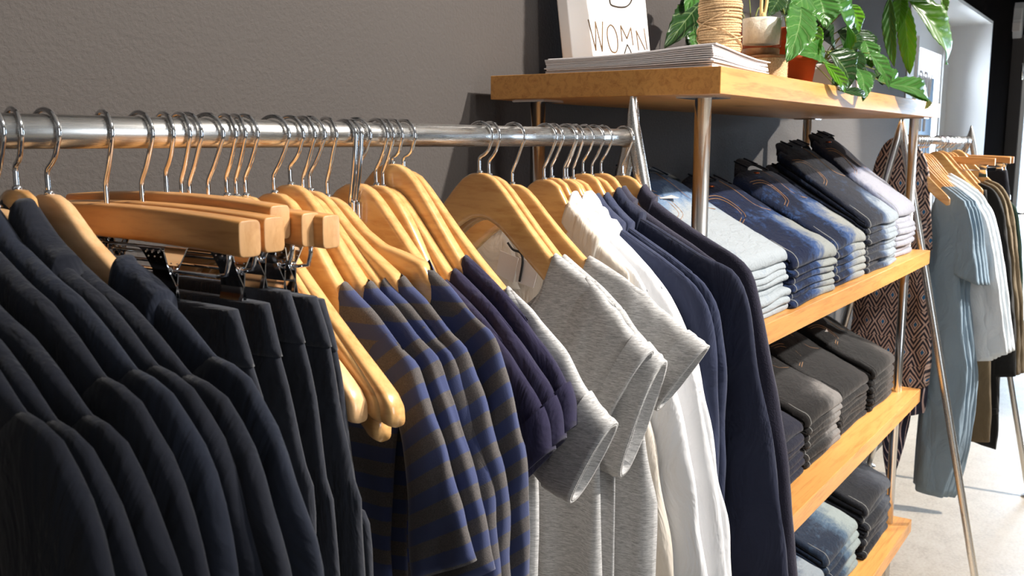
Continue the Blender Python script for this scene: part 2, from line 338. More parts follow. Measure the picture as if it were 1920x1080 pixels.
# ================================================================ the room
WALL_Y = 1.105
def build_room():
    M = MW
    def st(name, lo, hi, mat, bev=0):
        return tag(box_obj(name, lo, hi, mat, bev=bev), kind='structure')
    st('floor', (-2.5,-5,-.06), (12.6,3,0), M['floor'])
    st('ceiling', (-2.5,-4.6,3.25), (9.2,3,3.35), M['white_paint'])
    xn, xf, zt = 5.14, 7.68, H+.843
    # wall along the racks, with the deep window opening
    bm = B()
    add_box(bm, (-2.5,WALL_Y,0), (xn,WALL_Y+.28,3.25)); obj_w = tag(obj('wall_left', bm, M['wall'], smooth=False), kind='structure')
    st('wall_left_lintel', (xn,WALL_Y,zt), (xf,WALL_Y+.28,3.25), M['black_wall'])
    st('wall_left_far', (xf,WALL_Y,0), (8.9,WALL_Y+.28,3.25), M['black_wall'])
    # white reveal lining of the opening
    rv = B(); d = .02
    add_box(rv, (xf-d,WALL_Y-.012,0), (xf,WALL_Y+.28,zt)); add_box(rv, (xn,WALL_Y-.012,zt-d), (xf-d,WALL_Y+.28,zt))
    add_box(rv, (xn,WALL_Y-.004,0), (xn+d,WALL_Y+.28,zt-d))
    st('wall_right', (-2.5,-4.6,0), (9.2,-4.5,3.25), plain('pale_plaster', (176,172,168), .85))
    tag(obj('trim_1', rv, M['white_paint'], smooth=False), kind='structure')
    # window at the back of the reveal
    yb = WALL_Y+.255
    px0, px1 = at(1718,150,Y=yb).x, at(1762,150,Y=yb).x
    ztop = at(1735,92,Y=yb).z
    w = tag(new_obj('window_1', None), kind='structure'); 
    fb = B()
    add_box(fb, (xn+d,yb,0), (px0,yb+.05,zt-d)); add_box(fb, (px1,yb,0), (xf-d,yb+.05,zt-d)); add_box(fb, (px0,yb,ztop), (px1,yb+.05,zt-d)); add_box(fb, (px0,yb,0), (px1,yb+.05,.5))
    for a, b in ((px0-.05,px0-.02),(px1+.02,px1+.06)): add_box(fb, (a,yb-.015,.45), (b,yb,ztop+.06))
    obj('window_frame', fb, M['white_paint'], w, smooth=False)
    box_obj('pane', (px0,yb+.02,.5), (px1,yb+.026,ztop), M['pane'], w)
    zb = at(1735,142,Y=yb).z
    box_obj('blue_film', (px0+.02,yb+.012,.5), (px1-.12,yb+.016,zb), M['blue_film'], w)
    gl = B(); r2 = random.Random(3)
    for row, zz, hh in ((0, zb-.13, .15), (1, zb-.36, .12)):
        x = px0+.1
        while x < px1-.32:
            k = r2.choice('IOVN'); ww = .09 if row == 0 else .07
            def bar(p, q): add_tube(gl, [(p[0],yb+.009,p[1]),(q[0],yb+.009,q[1])], .011, 6)
            if k == 'I': bar((x,zz),(x,zz+hh))
            elif k == 'V': bar((x,zz+hh),(x+ww/2,zz)); bar((x+ww/2,zz),(x+ww,zz+hh))
            elif k == 'N': bar((x,zz),(x,zz+hh)); bar((x,zz+hh),(x+ww,zz)); bar((x+ww,zz),(x+ww,zz+hh))
            else: bar((x,zz),(x,zz+hh)); bar((x+ww,zz),(x+ww,zz+hh)); bar((x,zz+hh),(x+ww,zz+hh)); bar((x,zz),(x+ww,zz))
            x += ww+.06
    obj('film_lettering', gl, M['card'], w)
    st('wall_outside_street', (12.6,-3,0), (12.7,4,4), plain('street_render', (196, 212, 228), .9))
    st('wall_outside', (4.4,2.6,0), (11,2.7,3.0), plain('outside_render', (150, 146, 142), .9))
    # end of the shop: door frame, glass door
    zd = at(1906,66,X=8.82).z
    st('wall_back_lintel', (8.9,-4.6,zd), (9.05,WALL_Y+.28,3.25), M['black_wall'])
    st('wall_back_front', (8.9,-4.6,0), (9.05,-.6,zd), M['black_wall'])
    fr = B(); y1 = WALL_Y-.002
    add_box(fr, (8.82,y1-.09,0), (9.02,y1,zd)); add_box(fr, (8.82,-.6,zd-.09), (9.02,y1-.09,zd)); add_box(fr, (8.82,-.6,0), (9.02,-.52,zd-.09))
    dr = tag(new_obj('door_1', None), kind='structure')
    obj('door_frame', fr, M['dark_frame'], dr, smooth=False)
    lf = B(); y0 = y1-.09
    add_box(lf, (8.86,y0-.03,.02), (8.92,y0,zd-.1)); add_box(lf, (8.86,-.52,.02), (8.92,-.4,zd-.1)); add_box(lf, (8.86,-.4,.02), (8.92,y0-.03,.12)); add_box(lf, (8.86,-.4,zd-.25), (8.92,y0-.03,zd-.1))
    obj('door_leaf', lf, M['white_paint'], dr, smooth=False)
    box_obj('door_pane', (8.885,-.4,.12), (8.895,y0-.03,zd-.25), M['pane'], dr)
    hg = B()
    for zz in (zd-.35, .3): add_tube(hg, [(8.83,y0+.005,zz),(8.83,y0+.005,zz+.13)], .014, 10)
    obj('hinge', hg, M['chrome'], dr)
    tube_obj('door_handle', [(8.86,y0-.015,1.0),(8.80,y0-.015,1.0),(8.80,y0-.14,1.0)], .012, M['chrome'], dr)
    # alarm sensor on the dark wall
    p = at(1904,36,X=8.72); s = thing('motion_sensor', 'small white motion sensor mounted high on the dark wall above the door frame', 'sensor', (8.86,p.y,p.z))
    bm = B(); prof = [(-.05,-.14),(.0,-.14),(.0,.14),(-.05,.14),(-.085,.09),(-.1,0),(-.08,-.09)]
    a = [bm.verts.new((x,-.045,z)) for x,z in prof]; b = [bm.verts.new((x,.045,z)) for x,z in prof]
    bm.faces.new(a); bm.faces.new(b[::-1])
    for i in range(len(prof)): bm.faces.new((a[i],a[i-1],b[i-1],b[i]))
    bevel(obj('housing', bm, M['sensor'], s, smooth=False), .012)
    box_obj('lens', (-.105,-.035,-.09), (-.07,.035,-.02), M['card'], s, bev=.006)
    # door mat
    m = at(1905,725,Z=.01)
    tag(box_obj('door_mat', (7.7,-.45,0), (8.6,.62,.012), fabric('mat_fibre', (92,74,58), weave=200, bumps=1), bev=.004), 'brown door mat lying inside the glass door', 'mat')

# ================================================================ shelving
SX0, SL, SY, SD = 1.5024, 1.8184, .6066, .4542
BOARD_Z = [H+.1202, H-.3447, H-.8051, H-1.2576]; BT = .0435
def build_shelf():
    M = MW
    u = thing('shelving_unit', 'oak shelving unit of four thick boards on round steel posts, holding folded jeans', 'shelf', (SX0, SY, 0))
    for z in BOARD_Z:
        bevel(box_obj('shelf_board', (0,0,z-BT), (SL,SD,z), M['oak'], u), .0012, 2)
    for x in (.0726, SL-.0726):
        for y in (.0594, SD-.0594):
            bm = B(); add_tube(bm, [(x,y,.012),(x,y,BOARD_Z[0]-BT-.004)], .0143, 28); p = obj('post', bm, M['post'], u)
            fl = B(); add_box(fl, (x-.035,y-.035,BOARD_Z[0]-BT-.004), (x+.035,y+.035,BOARD_Z[0]-BT)); obj('post_plate', fl, M['post'], p, smooth=False)
            lathe_obj('post_foot', [(.022,0),(.022,.008),(.016,.012)], M['post'], p, (x,y,0), 24)
# ================================================================ clothes racks
RAIL_Y, RAIL_Z, RAIL_R = .75, H+.0065, .0139
def build_rack(label, xa, xb, ry):
    M = MW
    r = thing('clothes_rack', label, 'clothes rack', (xa, ry, 0), 0, 'steel clothes racks')
    L = xb-xa
    tube_obj('rail', [(.004,0,RAIL_Z),(L*.5,0,RAIL_Z),(L-.004,0,RAIL_Z)], RAIL_R, M['steel'], r, 32)
    for x, sg in ((0,-1),(L,1)):
        bead = B(); rings = 20
        add_tube(bead, [(x-sg*.012, RAIL_R*1.06*math.cos(a), RAIL_Z+RAIL_R*1.06*math.sin(a)) for a in [2*PI*k/rings for k in range(rings+1)]], .0022, 6)
        obj('weld_bead', bead, M['rough_metal'], r)
        for side, dx in ((-1, .006), (1, .0265)):
            X = x+sg*dx; pts = []; rad = []
            for t in [k/24 for k in range(25)]:
                z = .012+(RAIL_Z+.068-.012)*(1-(1-t)**1.6); y = side*(.0086+.217*(RAIL_Z-z)); rr = .0125
                h = (z-(RAIL_Z+.008))/.06
                if h > 0: rr *= max(.22, max(0,1-h)**.55)
                pts.append((X, y+side*(.0125-rr)*.8, z)); rad.append(rr)
            # finer tip
            for z in [RAIL_Z+.068-.004*k for k in range(0)]: pass
            lg = tube_obj('leg', pts, .0125, M['steel'], r, 20, rad=rad)
            y0 = side*(.0086+.217*(RAIL_Z-.01))
            lathe_obj('foot', [(.004,0),(.03,0),(.031,.006),(.02,.012),(.012,.016)], M['chrome'], lg, (X,y0,0), 24)
    return r

# ================================================================ hangers
WT = [(0,0),(.012,-.001),(.025,-.007),(.038,-.019),(.055,-.038),(.08,-.066),(.11,-.097),(.14,-.126),(.165,-.149),(.182,-.165),(.19,-.176)]
WH = [(0,.060),(.03,.060),(.05,.056),(.08,.050),(.11,.045),(.15,.040),(.18,.034),(.19,.020)]
def wing_z(s): return interp(WT, abs(s))
def hook_pts(zn, lean=0.0):
    R = RAIL_R+.0022; P = []
    for k in range(15):
        a = math.radians(205-k*17.2); P.append((-(R*math.cos(a)), -.002+R*math.sin(a)))
    # note y is minus s; (y, z) list from the wall side over the rail
    P = [(-y, z) for y, z in P]
    P = [(-s, z) for s, z in P]
    q = [(-s, z) for s, z in P]
    zb = zn+.016
    pts = q + [(.0105, -.0185), (.004, zb+.004), (.0005, zb-.002), (0, zn+.004), (0, zn-.012)]
    return pts
def add_hook(parent, zn, lean=0.0, r=.0022, mat='chrome'):
    R = RAIL_R+.0042
    arc = [(R*math.cos(math.radians(a)), -.0005+R*math.sin(math.radians(a))) for a in range(196, -40, -12)]
    zb = min(zn+.020, -.026)
    pts = arc + [(.0118, -.0185), (.0062, (zb-.0185)/2-.001), (.0004, zb), (-.0012, zb-.007), (0, zn-.012)]
    P = [Vector((lean*s, -s, z)) for s, z in pts]
    P = spline([tuple(p) for p in P], 52)
    o = tube_obj('hook', P, r, MW[mat], parent, 10)
    o.rotation_euler.z = random.uniform(-.22, .30)
    return o
def wing_profile(zn, ridge):
    """shoulder of a hanger that carries a garment: bare at the neck, then just under the cloth"""
    n0 = ridge[0][0]; z0 = ridge[0][1]-zn-.006; P = [(0,0),(.012,-.001),(.025,-.007)]
    for s, z in WT[3:]:
        if s < n0-.01: P.append((s, z))
    k = z0/interp(WT, n0) if n0 > .02 else 1
    P = [(s, z*(1+(k-1)*sstep(.01, n0, s))) for s, z in P]
    P += [(s, z-zn-.0065-.004*sstep(n0, n0+.02, s)) for s, z in ridge if s <= .195]
    return P
def wood_wing(name, zn, S=.19, bend=.5, thick=1.0, mat='maple', parent=None, drop=1.0, ridge=None):
    bm = B(); rings = []; N = 60; m = 20; prof = None
    if ridge:
        prof = wing_profile(zn, ridge); S = min(S, ridge[-1][0]*.76); n0 = ridge[0][0]
    for i in range(N+1):
        u = -1+2*i/N; s = S*u*(1-.0*abs(u)); k = abs(s)*.19/S
        zt = zn+(interp(prof, abs(s)) if prof else interp(WT, k)*drop); h = interp(WH, k); tt = (.0066+.0024*(k/.19)**2)*thick
        if abs(u) > .97: tt *= .8
        if prof: tt *= 1-.55*sstep(n0-.004, n0+.02, abs(s)); h *= 1-.5*sstep(n0, n0+.03, abs(s))
        # centre line follows the slope; section perpendicular enough to the arm
        ring = []
        for j in range(m):
            a = 2*PI*(j+.5)/m
            x = tt*spow(math.cos(a), .5); z = zt-h/2+h/2*spow(math.sin(a), .5)
            ring.append(bm.verts.new((x-bend*s*s, -s, z)))
        rings.append(ring)
    for a, b in zip(rings, rings[1:]):
        for j in range(m): bm.faces.new((a[j], a[(j+1)%m], b[(j+1)%m], b[j]))
    bm.faces.new(rings[0][::-1]); bm.faces.new(rings[-1])
    return obj(name, bm, MW[mat], parent)
def wood_hanger(label, X, zn=-.05, yaw=0, roll=0, S=.19, bend=.5, ry=RAIL_Y, group=None, grip=False, mat='maple', lean=0., thick=1.0, drop=1.0, ridge=None):
    if ridge: bend = .05; yaw = 0 if abs(yaw) < .06 else yaw
    h = thing('coat_hanger', label, 'hanger', (X, ry, RAIL_Z), yaw, group)
    w = wood_wing('wooden_shoulder', zn, S, bend, thick, mat, h, drop, ridge)
    if roll: w.rotation_euler = (roll, 0, 0)
    add_hook(h, zn, lean)
    bm = B(); add_lathe(bm, [(.0016,-.004),(.004,-.001),(.004,.0015),(.0022,.003)], (0,0,zn), 14); obj('ferrule', bm, MW['chrome'], h)
    if grip:
        for sg in (-1, 1):
            g = B(); rings = []
            for i in range(13):
                s = (.118+.05*i/12)*S/.19; k = s*.19/S; zt = zn+interp(WT, k)*drop; hh = interp(WH, k); tt = (.0075+.0022*(k/.19)**2)*thick; ring = []
                lift = .0022*math.sin(PI*i/12)+.0006
                for j in range(12):
                    a = PI*j/11; ring.append(g.verts.new((tt*spow(math.cos(a), .7)-bend*s*s, -sg*s, zt-hh*.35+(hh*.35+lift)*spow(math.sin(a), .62))))
                rings.append(ring)
            for a, b in zip(rings, rings[1:]):
                for j in range(11): g.faces.new((a[j], a[j+1], b[j+1], b[j]))
            obj('grip_strip', g, MW['maple_pale'], w if False else h)
    return h
def clip_hanger(label, X, zn=-.05, yaw=0, S=.185, ry=RAIL_Y, group=None, clips=(.12,), simple=False):
    M = MW
    h = thing('clip_hanger', label, 'hanger', (X, ry, RAIL_Z), yaw, group)
    bar = B(); N = 14; rings = []
    for i in range(N+1):
        u = -1+2*i/N; s = S*u; dz = -.006*u*u
        hh, tt = .0142, .0108
        rings.append([bar.verts.new((tt*spow(math.cos(a), .35), -s, zn+dz-hh+hh*spow(math.sin(a), .35))) for a in [2*PI*j/20 for j in range(20)]])
    for a, b in zip(rings, rings[1:]):
        for j in range(20): bar.faces.new((a[j], a[(j+1)%20], b[(j+1)%20], b[j]))
    e1 = bar.faces.new(rings[0][::-1]); e2 = bar.faces.new(rings[-1])
    bar.faces.ensure_lookup_table(); e1.material_index = 1; e2.material_index = 1
    bevel(obj('wooden_bar', bar, [M['beech'], M['beech_end']], h), .001, 2)
    add_hook(h, zn)
    zc = zn-.056
    for sg in (-1, 1):
        tube_obj('clip_rod', [(0,sg*S*.90,zn-.022),(0,sg*S*.90,zc+.012),(.0,sg*S*.88,zc+.002),(0,sg*S*.82,zc)], .0022, M['chrome'], h, 8)
    tube_obj('crossbar', [(0,-S*.82,zc),(0,0,zc),(0,S*.82,zc)], .0018, M['chrome'], h, 8)
    for s0 in clips:
        for sg in (-1, 1):
            c = B(); w = .0165; ysg = -sg*s0
            # two sprung jaws that cross at the pivot: finger plates above, gripping blades below
            for f in (-1, 1):
                prof = [(f*.021, .024), (f*.0165, .024), (f*.013, .012), (f*.0045, .001), (f*-.001, -.014), (f*.003, -.034)]
                prev = None
                for k, (x, z) in enumerate(prof):
                    ww = w*(1, 1, 1, .62, .8, .95)[k]
                    ring = [c.verts.new((x+f*t, ysg+yy*ww, zc+z+t*.6)) for t in (0, .0013) for yy in (-1, 1)]
                    if prev:
                        for a, b in ((0,1),(1,3),(3,2),(2,0)): c.faces.new((prev[a], prev[b], ring[b], ring[a]))
                    else: c.faces.new((ring[0], ring[1], ring[3], ring[2]))
                    prev = ring
                c.faces.new((prev[0], prev[2], prev[3], prev[1]))
            cl = obj('clip', c, M['chrome'], h, smooth=False)
            sp = B(); add_tube(sp, [(0, ysg-.013, zc), (0, ysg+.013, zc)], .0048, 12); obj('pivot_spring', sp, M['chrome'], cl)
            if not simple:
                dm = B()
                for a in range(3):
                    for b in range(4):
                        for f in (-1, 1):
                            add_lathe(dm, [(.0011, 0), (.0006, .0008)], (0,0,0), 6, Matrix.Translation((f*(.0150-.0011*b+.0018), ysg-.010+.010*a, zc+.0205-.0036*b)) @ Matrix.Rotation(f*PI/2.4, 4, 'Y'))
                obj('plate_stud', dm, M['card'], cl)['kind'] = 'stuff'
    return h
# ================================================================ clothes racks
RAIL_Y, RAIL_Z, RAIL_R = .75, H+.0065, .0139
def build_rack(label, xa, xb, ry):
    M = MW
    r = thing('clothes_rack', label, 'clothes rack', (xa, ry, 0), 0, 'steel clothes racks')
    L = xb-xa
    tube_obj('rail', [(.004,0,RAIL_Z),(L*.5,0,RAIL_Z),(L-.004,0,RAIL_Z)], RAIL_R, M['steel'], r, 32)
    for x, sg in ((0,-1),(L,1)):
        bead = B(); rings = 20
        add_tube(bead, [(x-sg*.012, RAIL_R*1.06*math.cos(a), RAIL_Z+RAIL_R*1.06*math.sin(a)) for a in [2*PI*k/rings for k in range(rings+1)]], .0022, 6)
        obj('weld_bead', bead, M['rough_metal'], r)
        for side, dx in ((-1, .006), (1, .0265)):
            X = x+sg*dx; pts = []; rad = []
            for t in [k/24 for k in range(25)]:
                z = .012+(RAIL_Z+.068-.012)*(1-(1-t)**1.6); y = side*(.0086+.217*(RAIL_Z-z)); rr = .0125
                h = (z-(RAIL_Z+.008))/.06
                if h > 0: rr *= max(.22, max(0,1-h)**.55)
                pts.append((X, y+side*(.0125-rr)*.8, z)); rad.append(rr)
            # finer tip
            for z in [RAIL_Z+.068-.004*k for k in range(0)]: pass
            lg = tube_obj('leg', pts, .0125, M['steel'], r, 20, rad=rad)
            y0 = side*(.0086+.217*(RAIL_Z-.01))
            lathe_obj('foot', [(.004,0),(.03,0),(.031,.006),(.02,.012),(.012,.016)], M['chrome'], lg, (X,y0,0), 24)
    return r

# ================================================================ hangers
WT = [(0,0),(.012,-.001),(.025,-.007),(.038,-.019),(.055,-.038),(.08,-.066),(.11,-.097),(.14,-.126),(.165,-.149),(.182,-.165),(.19,-.176)]
WH = [(0,.060),(.03,.060),(.05,.056),(.08,.050),(.11,.045),(.15,.040),(.18,.034),(.19,.020)]
def wing_z(s): return interp(WT, abs(s))
def hook_pts(zn, lean=0.0):
    R = RAIL_R+.0022; P = []
    for k in range(15):
        a = math.radians(205-k*17.2); P.append((-(R*math.cos(a)), -.002+R*math.sin(a)))
    # note y is minus s; (y, z) list from the wall side over the rail
    P = [(-y, z) for y, z in P]
    P = [(-s, z) for s, z in P]
    q = [(-s, z) for s, z in P]
    zb = zn+.016
    pts = q + [(.0105, -.0185), (.004, zb+.004), (.0005, zb-.002), (0, zn+.004), (0, zn-.012)]
    return pts
def add_hook(parent, zn, lean=0.0, r=.0022, mat='chrome'):
    R = RAIL_R+.0042
    arc = [(R*math.cos(math.radians(a)), -.0005+R*math.sin(math.radians(a))) for a in range(196, -40, -12)]
    zb = min(zn+.020, -.026)
    pts = arc + [(.0118, -.0185), (.0062, (zb-.0185)/2-.001), (.0004, zb), (-.0012, zb-.007), (0, zn-.012)]
    P = [Vector((lean*s, -s, z)) for s, z in pts]
    P = spline([tuple(p) for p in P], 52)
    o = tube_obj('hook', P, r, MW[mat], parent, 10)
    o.rotation_euler.z = random.uniform(-.22, .30)
    return o
def wing_profile(zn, ridge):
    """shoulder of a hanger that carries a garment: bare at the neck, then just under the cloth"""
    n0 = ridge[0][0]; z0 = ridge[0][1]-zn-.006; P = [(0,0),(.012,-.001),(.025,-.007)]
    for s, z in WT[3:]:
        if s < n0-.01: P.append((s, z))
    k = z0/interp(WT, n0) if n0 > .02 else 1
    P = [(s, z*(1+(k-1)*sstep(.01, n0, s))) for s, z in P]
    P += [(s, z-zn-.0065-.004*sstep(n0, n0+.02, s)) for s, z in ridge if s <= .195]
    return P
def wood_wing(name, zn, S=.19, bend=.5, thick=1.0, mat='maple', parent=None, drop=1.0, ridge=None):
    bm = B(); rings = []; N = 60; m = 20; prof = None
    if ridge:
        prof = wing_profile(zn, ridge); S = min(S, ridge[-1][0]*.76); n0 = ridge[0][0]
    for i in range(N+1):
        u = -1+2*i/N; s = S*u*(1-.0*abs(u)); k = abs(s)*.19/S
        zt = zn+(interp(prof, abs(s)) if prof else interp(WT, k)*drop); h = interp(WH, k); tt = (.0066+.0024*(k/.19)**2)*thick
        if abs(u) > .97: tt *= .8
        if prof: tt *= 1-.55*sstep(n0-.004, n0+.02, abs(s)); h *= 1-.5*sstep(n0, n0+.03, abs(s))
        # centre line follows the slope; section perpendicular enough to the arm
        ring = []
        for j in range(m):
            a = 2*PI*(j+.5)/m
            x = tt*spow(math.cos(a), .5); z = zt-h/2+h/2*spow(math.sin(a), .5)
            ring.append(bm.verts.new((x-bend*s*s, -s, z)))
        rings.append(ring)
    for a, b in zip(rings, rings[1:]):
        for j in range(m): bm.faces.new((a[j], a[(j+1)%m], b[(j+1)%m], b[j]))
    bm.faces.new(rings[0][::-1]); bm.faces.new(rings[-1])
    return obj(name, bm, MW[mat], parent)
def wood_hanger(label, X, zn=-.05, yaw=0, roll=0, S=.19, bend=.5, ry=RAIL_Y, group=None, grip=False, mat='maple', lean=0., thick=1.0, drop=1.0, ridge=None):
    if ridge: bend = .05; yaw = 0 if abs(yaw) < .06 else yaw
    h = thing('coat_hanger', label, 'hanger', (X, ry, RAIL_Z), yaw, group)
    w = wood_wing('wooden_shoulder', zn, S, bend, thick, mat, h, drop, ridge)
    if roll: w.rotation_euler = (roll, 0, 0)
    add_hook(h, zn, lean)
    bm = B(); add_lathe(bm, [(.0016,-.004),(.004,-.001),(.004,.0015),(.0022,.003)], (0,0,zn), 14); obj('ferrule', bm, MW['chrome'], h)
    if grip:
        for sg in (-1, 1):
            g = B(); rings = []
            for i in range(13):
                s = (.118+.05*i/12)*S/.19; k = s*.19/S; zt = zn+interp(WT, k)*drop; hh = interp(WH, k); tt = (.0075+.0022*(k/.19)**2)*thick; ring = []
                lift = .0022*math.sin(PI*i/12)+.0006
                for j in range(12):
                    a = PI*j/11; ring.append(g.verts.new((tt*spow(math.cos(a), .7)-bend*s*s, -sg*s, zt-hh*.35+(hh*.35+lift)*spow(math.sin(a), .62))))
                rings.append(ring)
            for a, b in zip(rings, rings[1:]):
                for j in range(11): g.faces.new((a[j], a[j+1], b[j+1], b[j]))
            obj('grip_strip', g, MW['maple_pale'], w if False else h)
    return h
def clip_hanger(label, X, zn=-.05, yaw=0, S=.185, ry=RAIL_Y, group=None, clips=(.12,), simple=False):
    M = MW
    h = thing('clip_hanger', label, 'hanger', (X, ry, RAIL_Z), yaw, group)
    bar = B(); N = 14; rings = []
    for i in range(N+1):
        u = -1+2*i/N; s = S*u; dz = -.006*u*u
        hh, tt = .0142, .0108
        rings.append([bar.verts.new((tt*spow(math.cos(a), .35), -s, zn+dz-hh+hh*spow(math.sin(a), .35))) for a in [2*PI*j/20 for j in range(20)]])
    for a, b in zip(rings, rings[1:]):
        for j in range(20): bar.faces.new((a[j], a[(j+1)%20], b[(j+1)%20], b[j]))
    e1 = bar.faces.new(rings[0][::-1]); e2 = bar.faces.new(rings[-1])
    bar.faces.ensure_lookup_table(); e1.material_index = 1; e2.material_index = 1
    bevel(obj('wooden_bar', bar, [M['beech'], M['beech_end']], h), .001, 2)
    add_hook(h, zn)
    zc = zn-.052
    for sg in (-1, 1):
        tube_obj('clip_rod', [(0,sg*S*.86,zn-.022),(0,sg*S*.86,zc+.012),(.0,sg*S*.84,zc+.002),(0,sg*S*.78,zc)], .0019, M['chrome'], h, 8)
    tube_obj('crossbar', [(0,-S*.78,zc),(0,0,zc),(0,S*.78,zc)], .0016, M['chrome'], h, 8)
    for s0 in clips:
        for sg in (-1, 1):
            c = B(); w = .014
            # two sprung jaws that cross at the pivot
            ysg = -sg*s0
            for f in (-1, 1):
                prof = [(f*.014, .020), (f*.0105, .017), (f*.004, .001), (f*-.0005, -.014), (f*.002, -.026)]
                prev = None
                for k, (x, z) in enumerate(prof):
                    ww = w*(1 if k < 2 else .75 if k == 2 else 1)
                    ring = [c.verts.new((x+f*t, ysg+yy*ww, zc+z)) for t in (0, .0012) for yy in (-1, 1)]
                    if prev:
                        for a, b in ((0,1),(1,3),(3,2),(2,0)): c.faces.new((prev[a], prev[b], ring[b], ring[a]))
                    else: c.faces.new((ring[0], ring[1], ring[3], ring[2]))
                    prev = ring
                c.faces.new((prev[0], prev[2], prev[3], prev[1]))
                # dimples on the finger plate
            cl = obj('clip', c, M['chrome'], h, smooth=False)
            sp = B(); add_tube(sp, [(0, ysg-.011, zc), (0, ysg+.011, zc)], .0042, 12); obj('pivot_spring', sp, M['chrome'], cl)
            if not simple:
                dm = B()
                for a in range(3):
                    for b in range(4):
                        for f in (-1, 1):
                            add_lathe(dm, [(.0009, 0), (.0005, .0006)], (0,0,0), 6, Matrix.Translation((f*(.0105-.0022*b+.0014), ysg-.008+.008*a, zc+.016-.0038*b)) @ Matrix.Rotation(f*PI/2.4, 4, 'Y'))
                obj('plate_stud', dm, M['card'], cl)['kind'] = 'stuff'
    return h
# ================================================================ cloth
def nz(a, b, c): return noise.noise(Vector((a, b, c)))
def add_loft(bm, O, I, T, n=24, m=28, x0=0.0, amp=.003, fq=26, seed=0, open_end=True, close_start=True, ex=.8, umul=1.0, inner=True, vrow=None, crumple=0.0):
    """cloth tube between two edge lines (s, z): O outer edge, I inner edge; T half thickness (number or list of (t, value)); x0 drape offset (number or list)"""
    O = spline(O, n); I = spline(I, n); uvl = bm.loops.layers.uv.verify()
    rings = []; v = 0; pc = None; per = 0
    for k in range(n):
        t = k/(n-1); o, i = O[k], I[k]; c = (o+i)/2; h = (o-i)/2; h = h*(1+crumple*nz(t*7, seed*1.9, 3.3)*sstep(.1,.3,t)*sstep(1.0,.9,t))
        tt = interp(T, t) if isinstance(T, list) else T; xx = interp(x0, t) if isinstance(x0, list) else x0
        if pc is not None: v += (c-pc).length
        pc = c; ring = []
        for j in range(m):
            a = 2*PI*j/m; p = c+h*spow(math.cos(a), ex)
            x = xx+tt*spow(math.sin(a), ex)
            f = amp*sstep(0, .25, t)
            x += f*(nz(p.x*fq+seed*7.3, p.y*fq*.35, seed*3.1)+.5*nz(p.x*fq*2.3, p.y*fq*.7, seed))
            dn = f*.8*nz(seed+5, p.y*fq*.5, a)
            ring.append((bm.verts.new((x, -(p.x+h.x/max(h.length,1e-6)*dn*math.cos(a)), p.y+h.y/max(h.length,1e-6)*dn*math.cos(a))), 2*h.length*(a/(2*PI)*2)*umul if vrow is None else p.x+.5, v if vrow is None else p.y))
        rings.append(ring)
    def q(a, b, c, d, wrap=False):
        f = bm.faces.new((a[0], b[0], c[0], d[0]))
        us = [a[1], b[1], c[1], d[1]]
        for l, u, w in zip(f.loops, us, (a[2], b[2], c[2], d[2])): l[uvl].uv = (u, w)
    for a, b in zip(rings, rings[1:]):
        for j in range(m): q(a[j], a[(j+1)%m], b[(j+1)%m], b[j])
    if close_start: bm.faces.new([r[0] for r in rings[0]][::-1])
    if open_end and inner:
        # turn the cloth inwards at the opening so that one looks into it
        last = rings[-1]; cen = sum((r[0].co for r in last), Vector())/m; pv = sum((r[0].co for r in rings[-4]), Vector())/m
        prev = [r[0] for r in last]
        for dep, sc in ((0, .94), (1, .9)):
            cur = [bm.verts.new((cen + (w.co-cen)*(sc if dep == 0 else .96)) + (pv-cen)*dep) if dep == 0 else bm.verts.new(pv + (rings[-4][j][0].co-pv)*.86) for j, w in enumerate([r[0] for r in last])]
            for j in range(m):
                f = bm.faces.new((prev[j], prev[(j+1)%m], cur[(j+1)%m], cur[j]))
                for l in f.loops: l[uvl].uv = (last[j][1], last[j][2])
            prev = cur
        bm.faces.new(prev)
    else: bm.faces.new([r[0] for r in rings[-1]])
    return rings
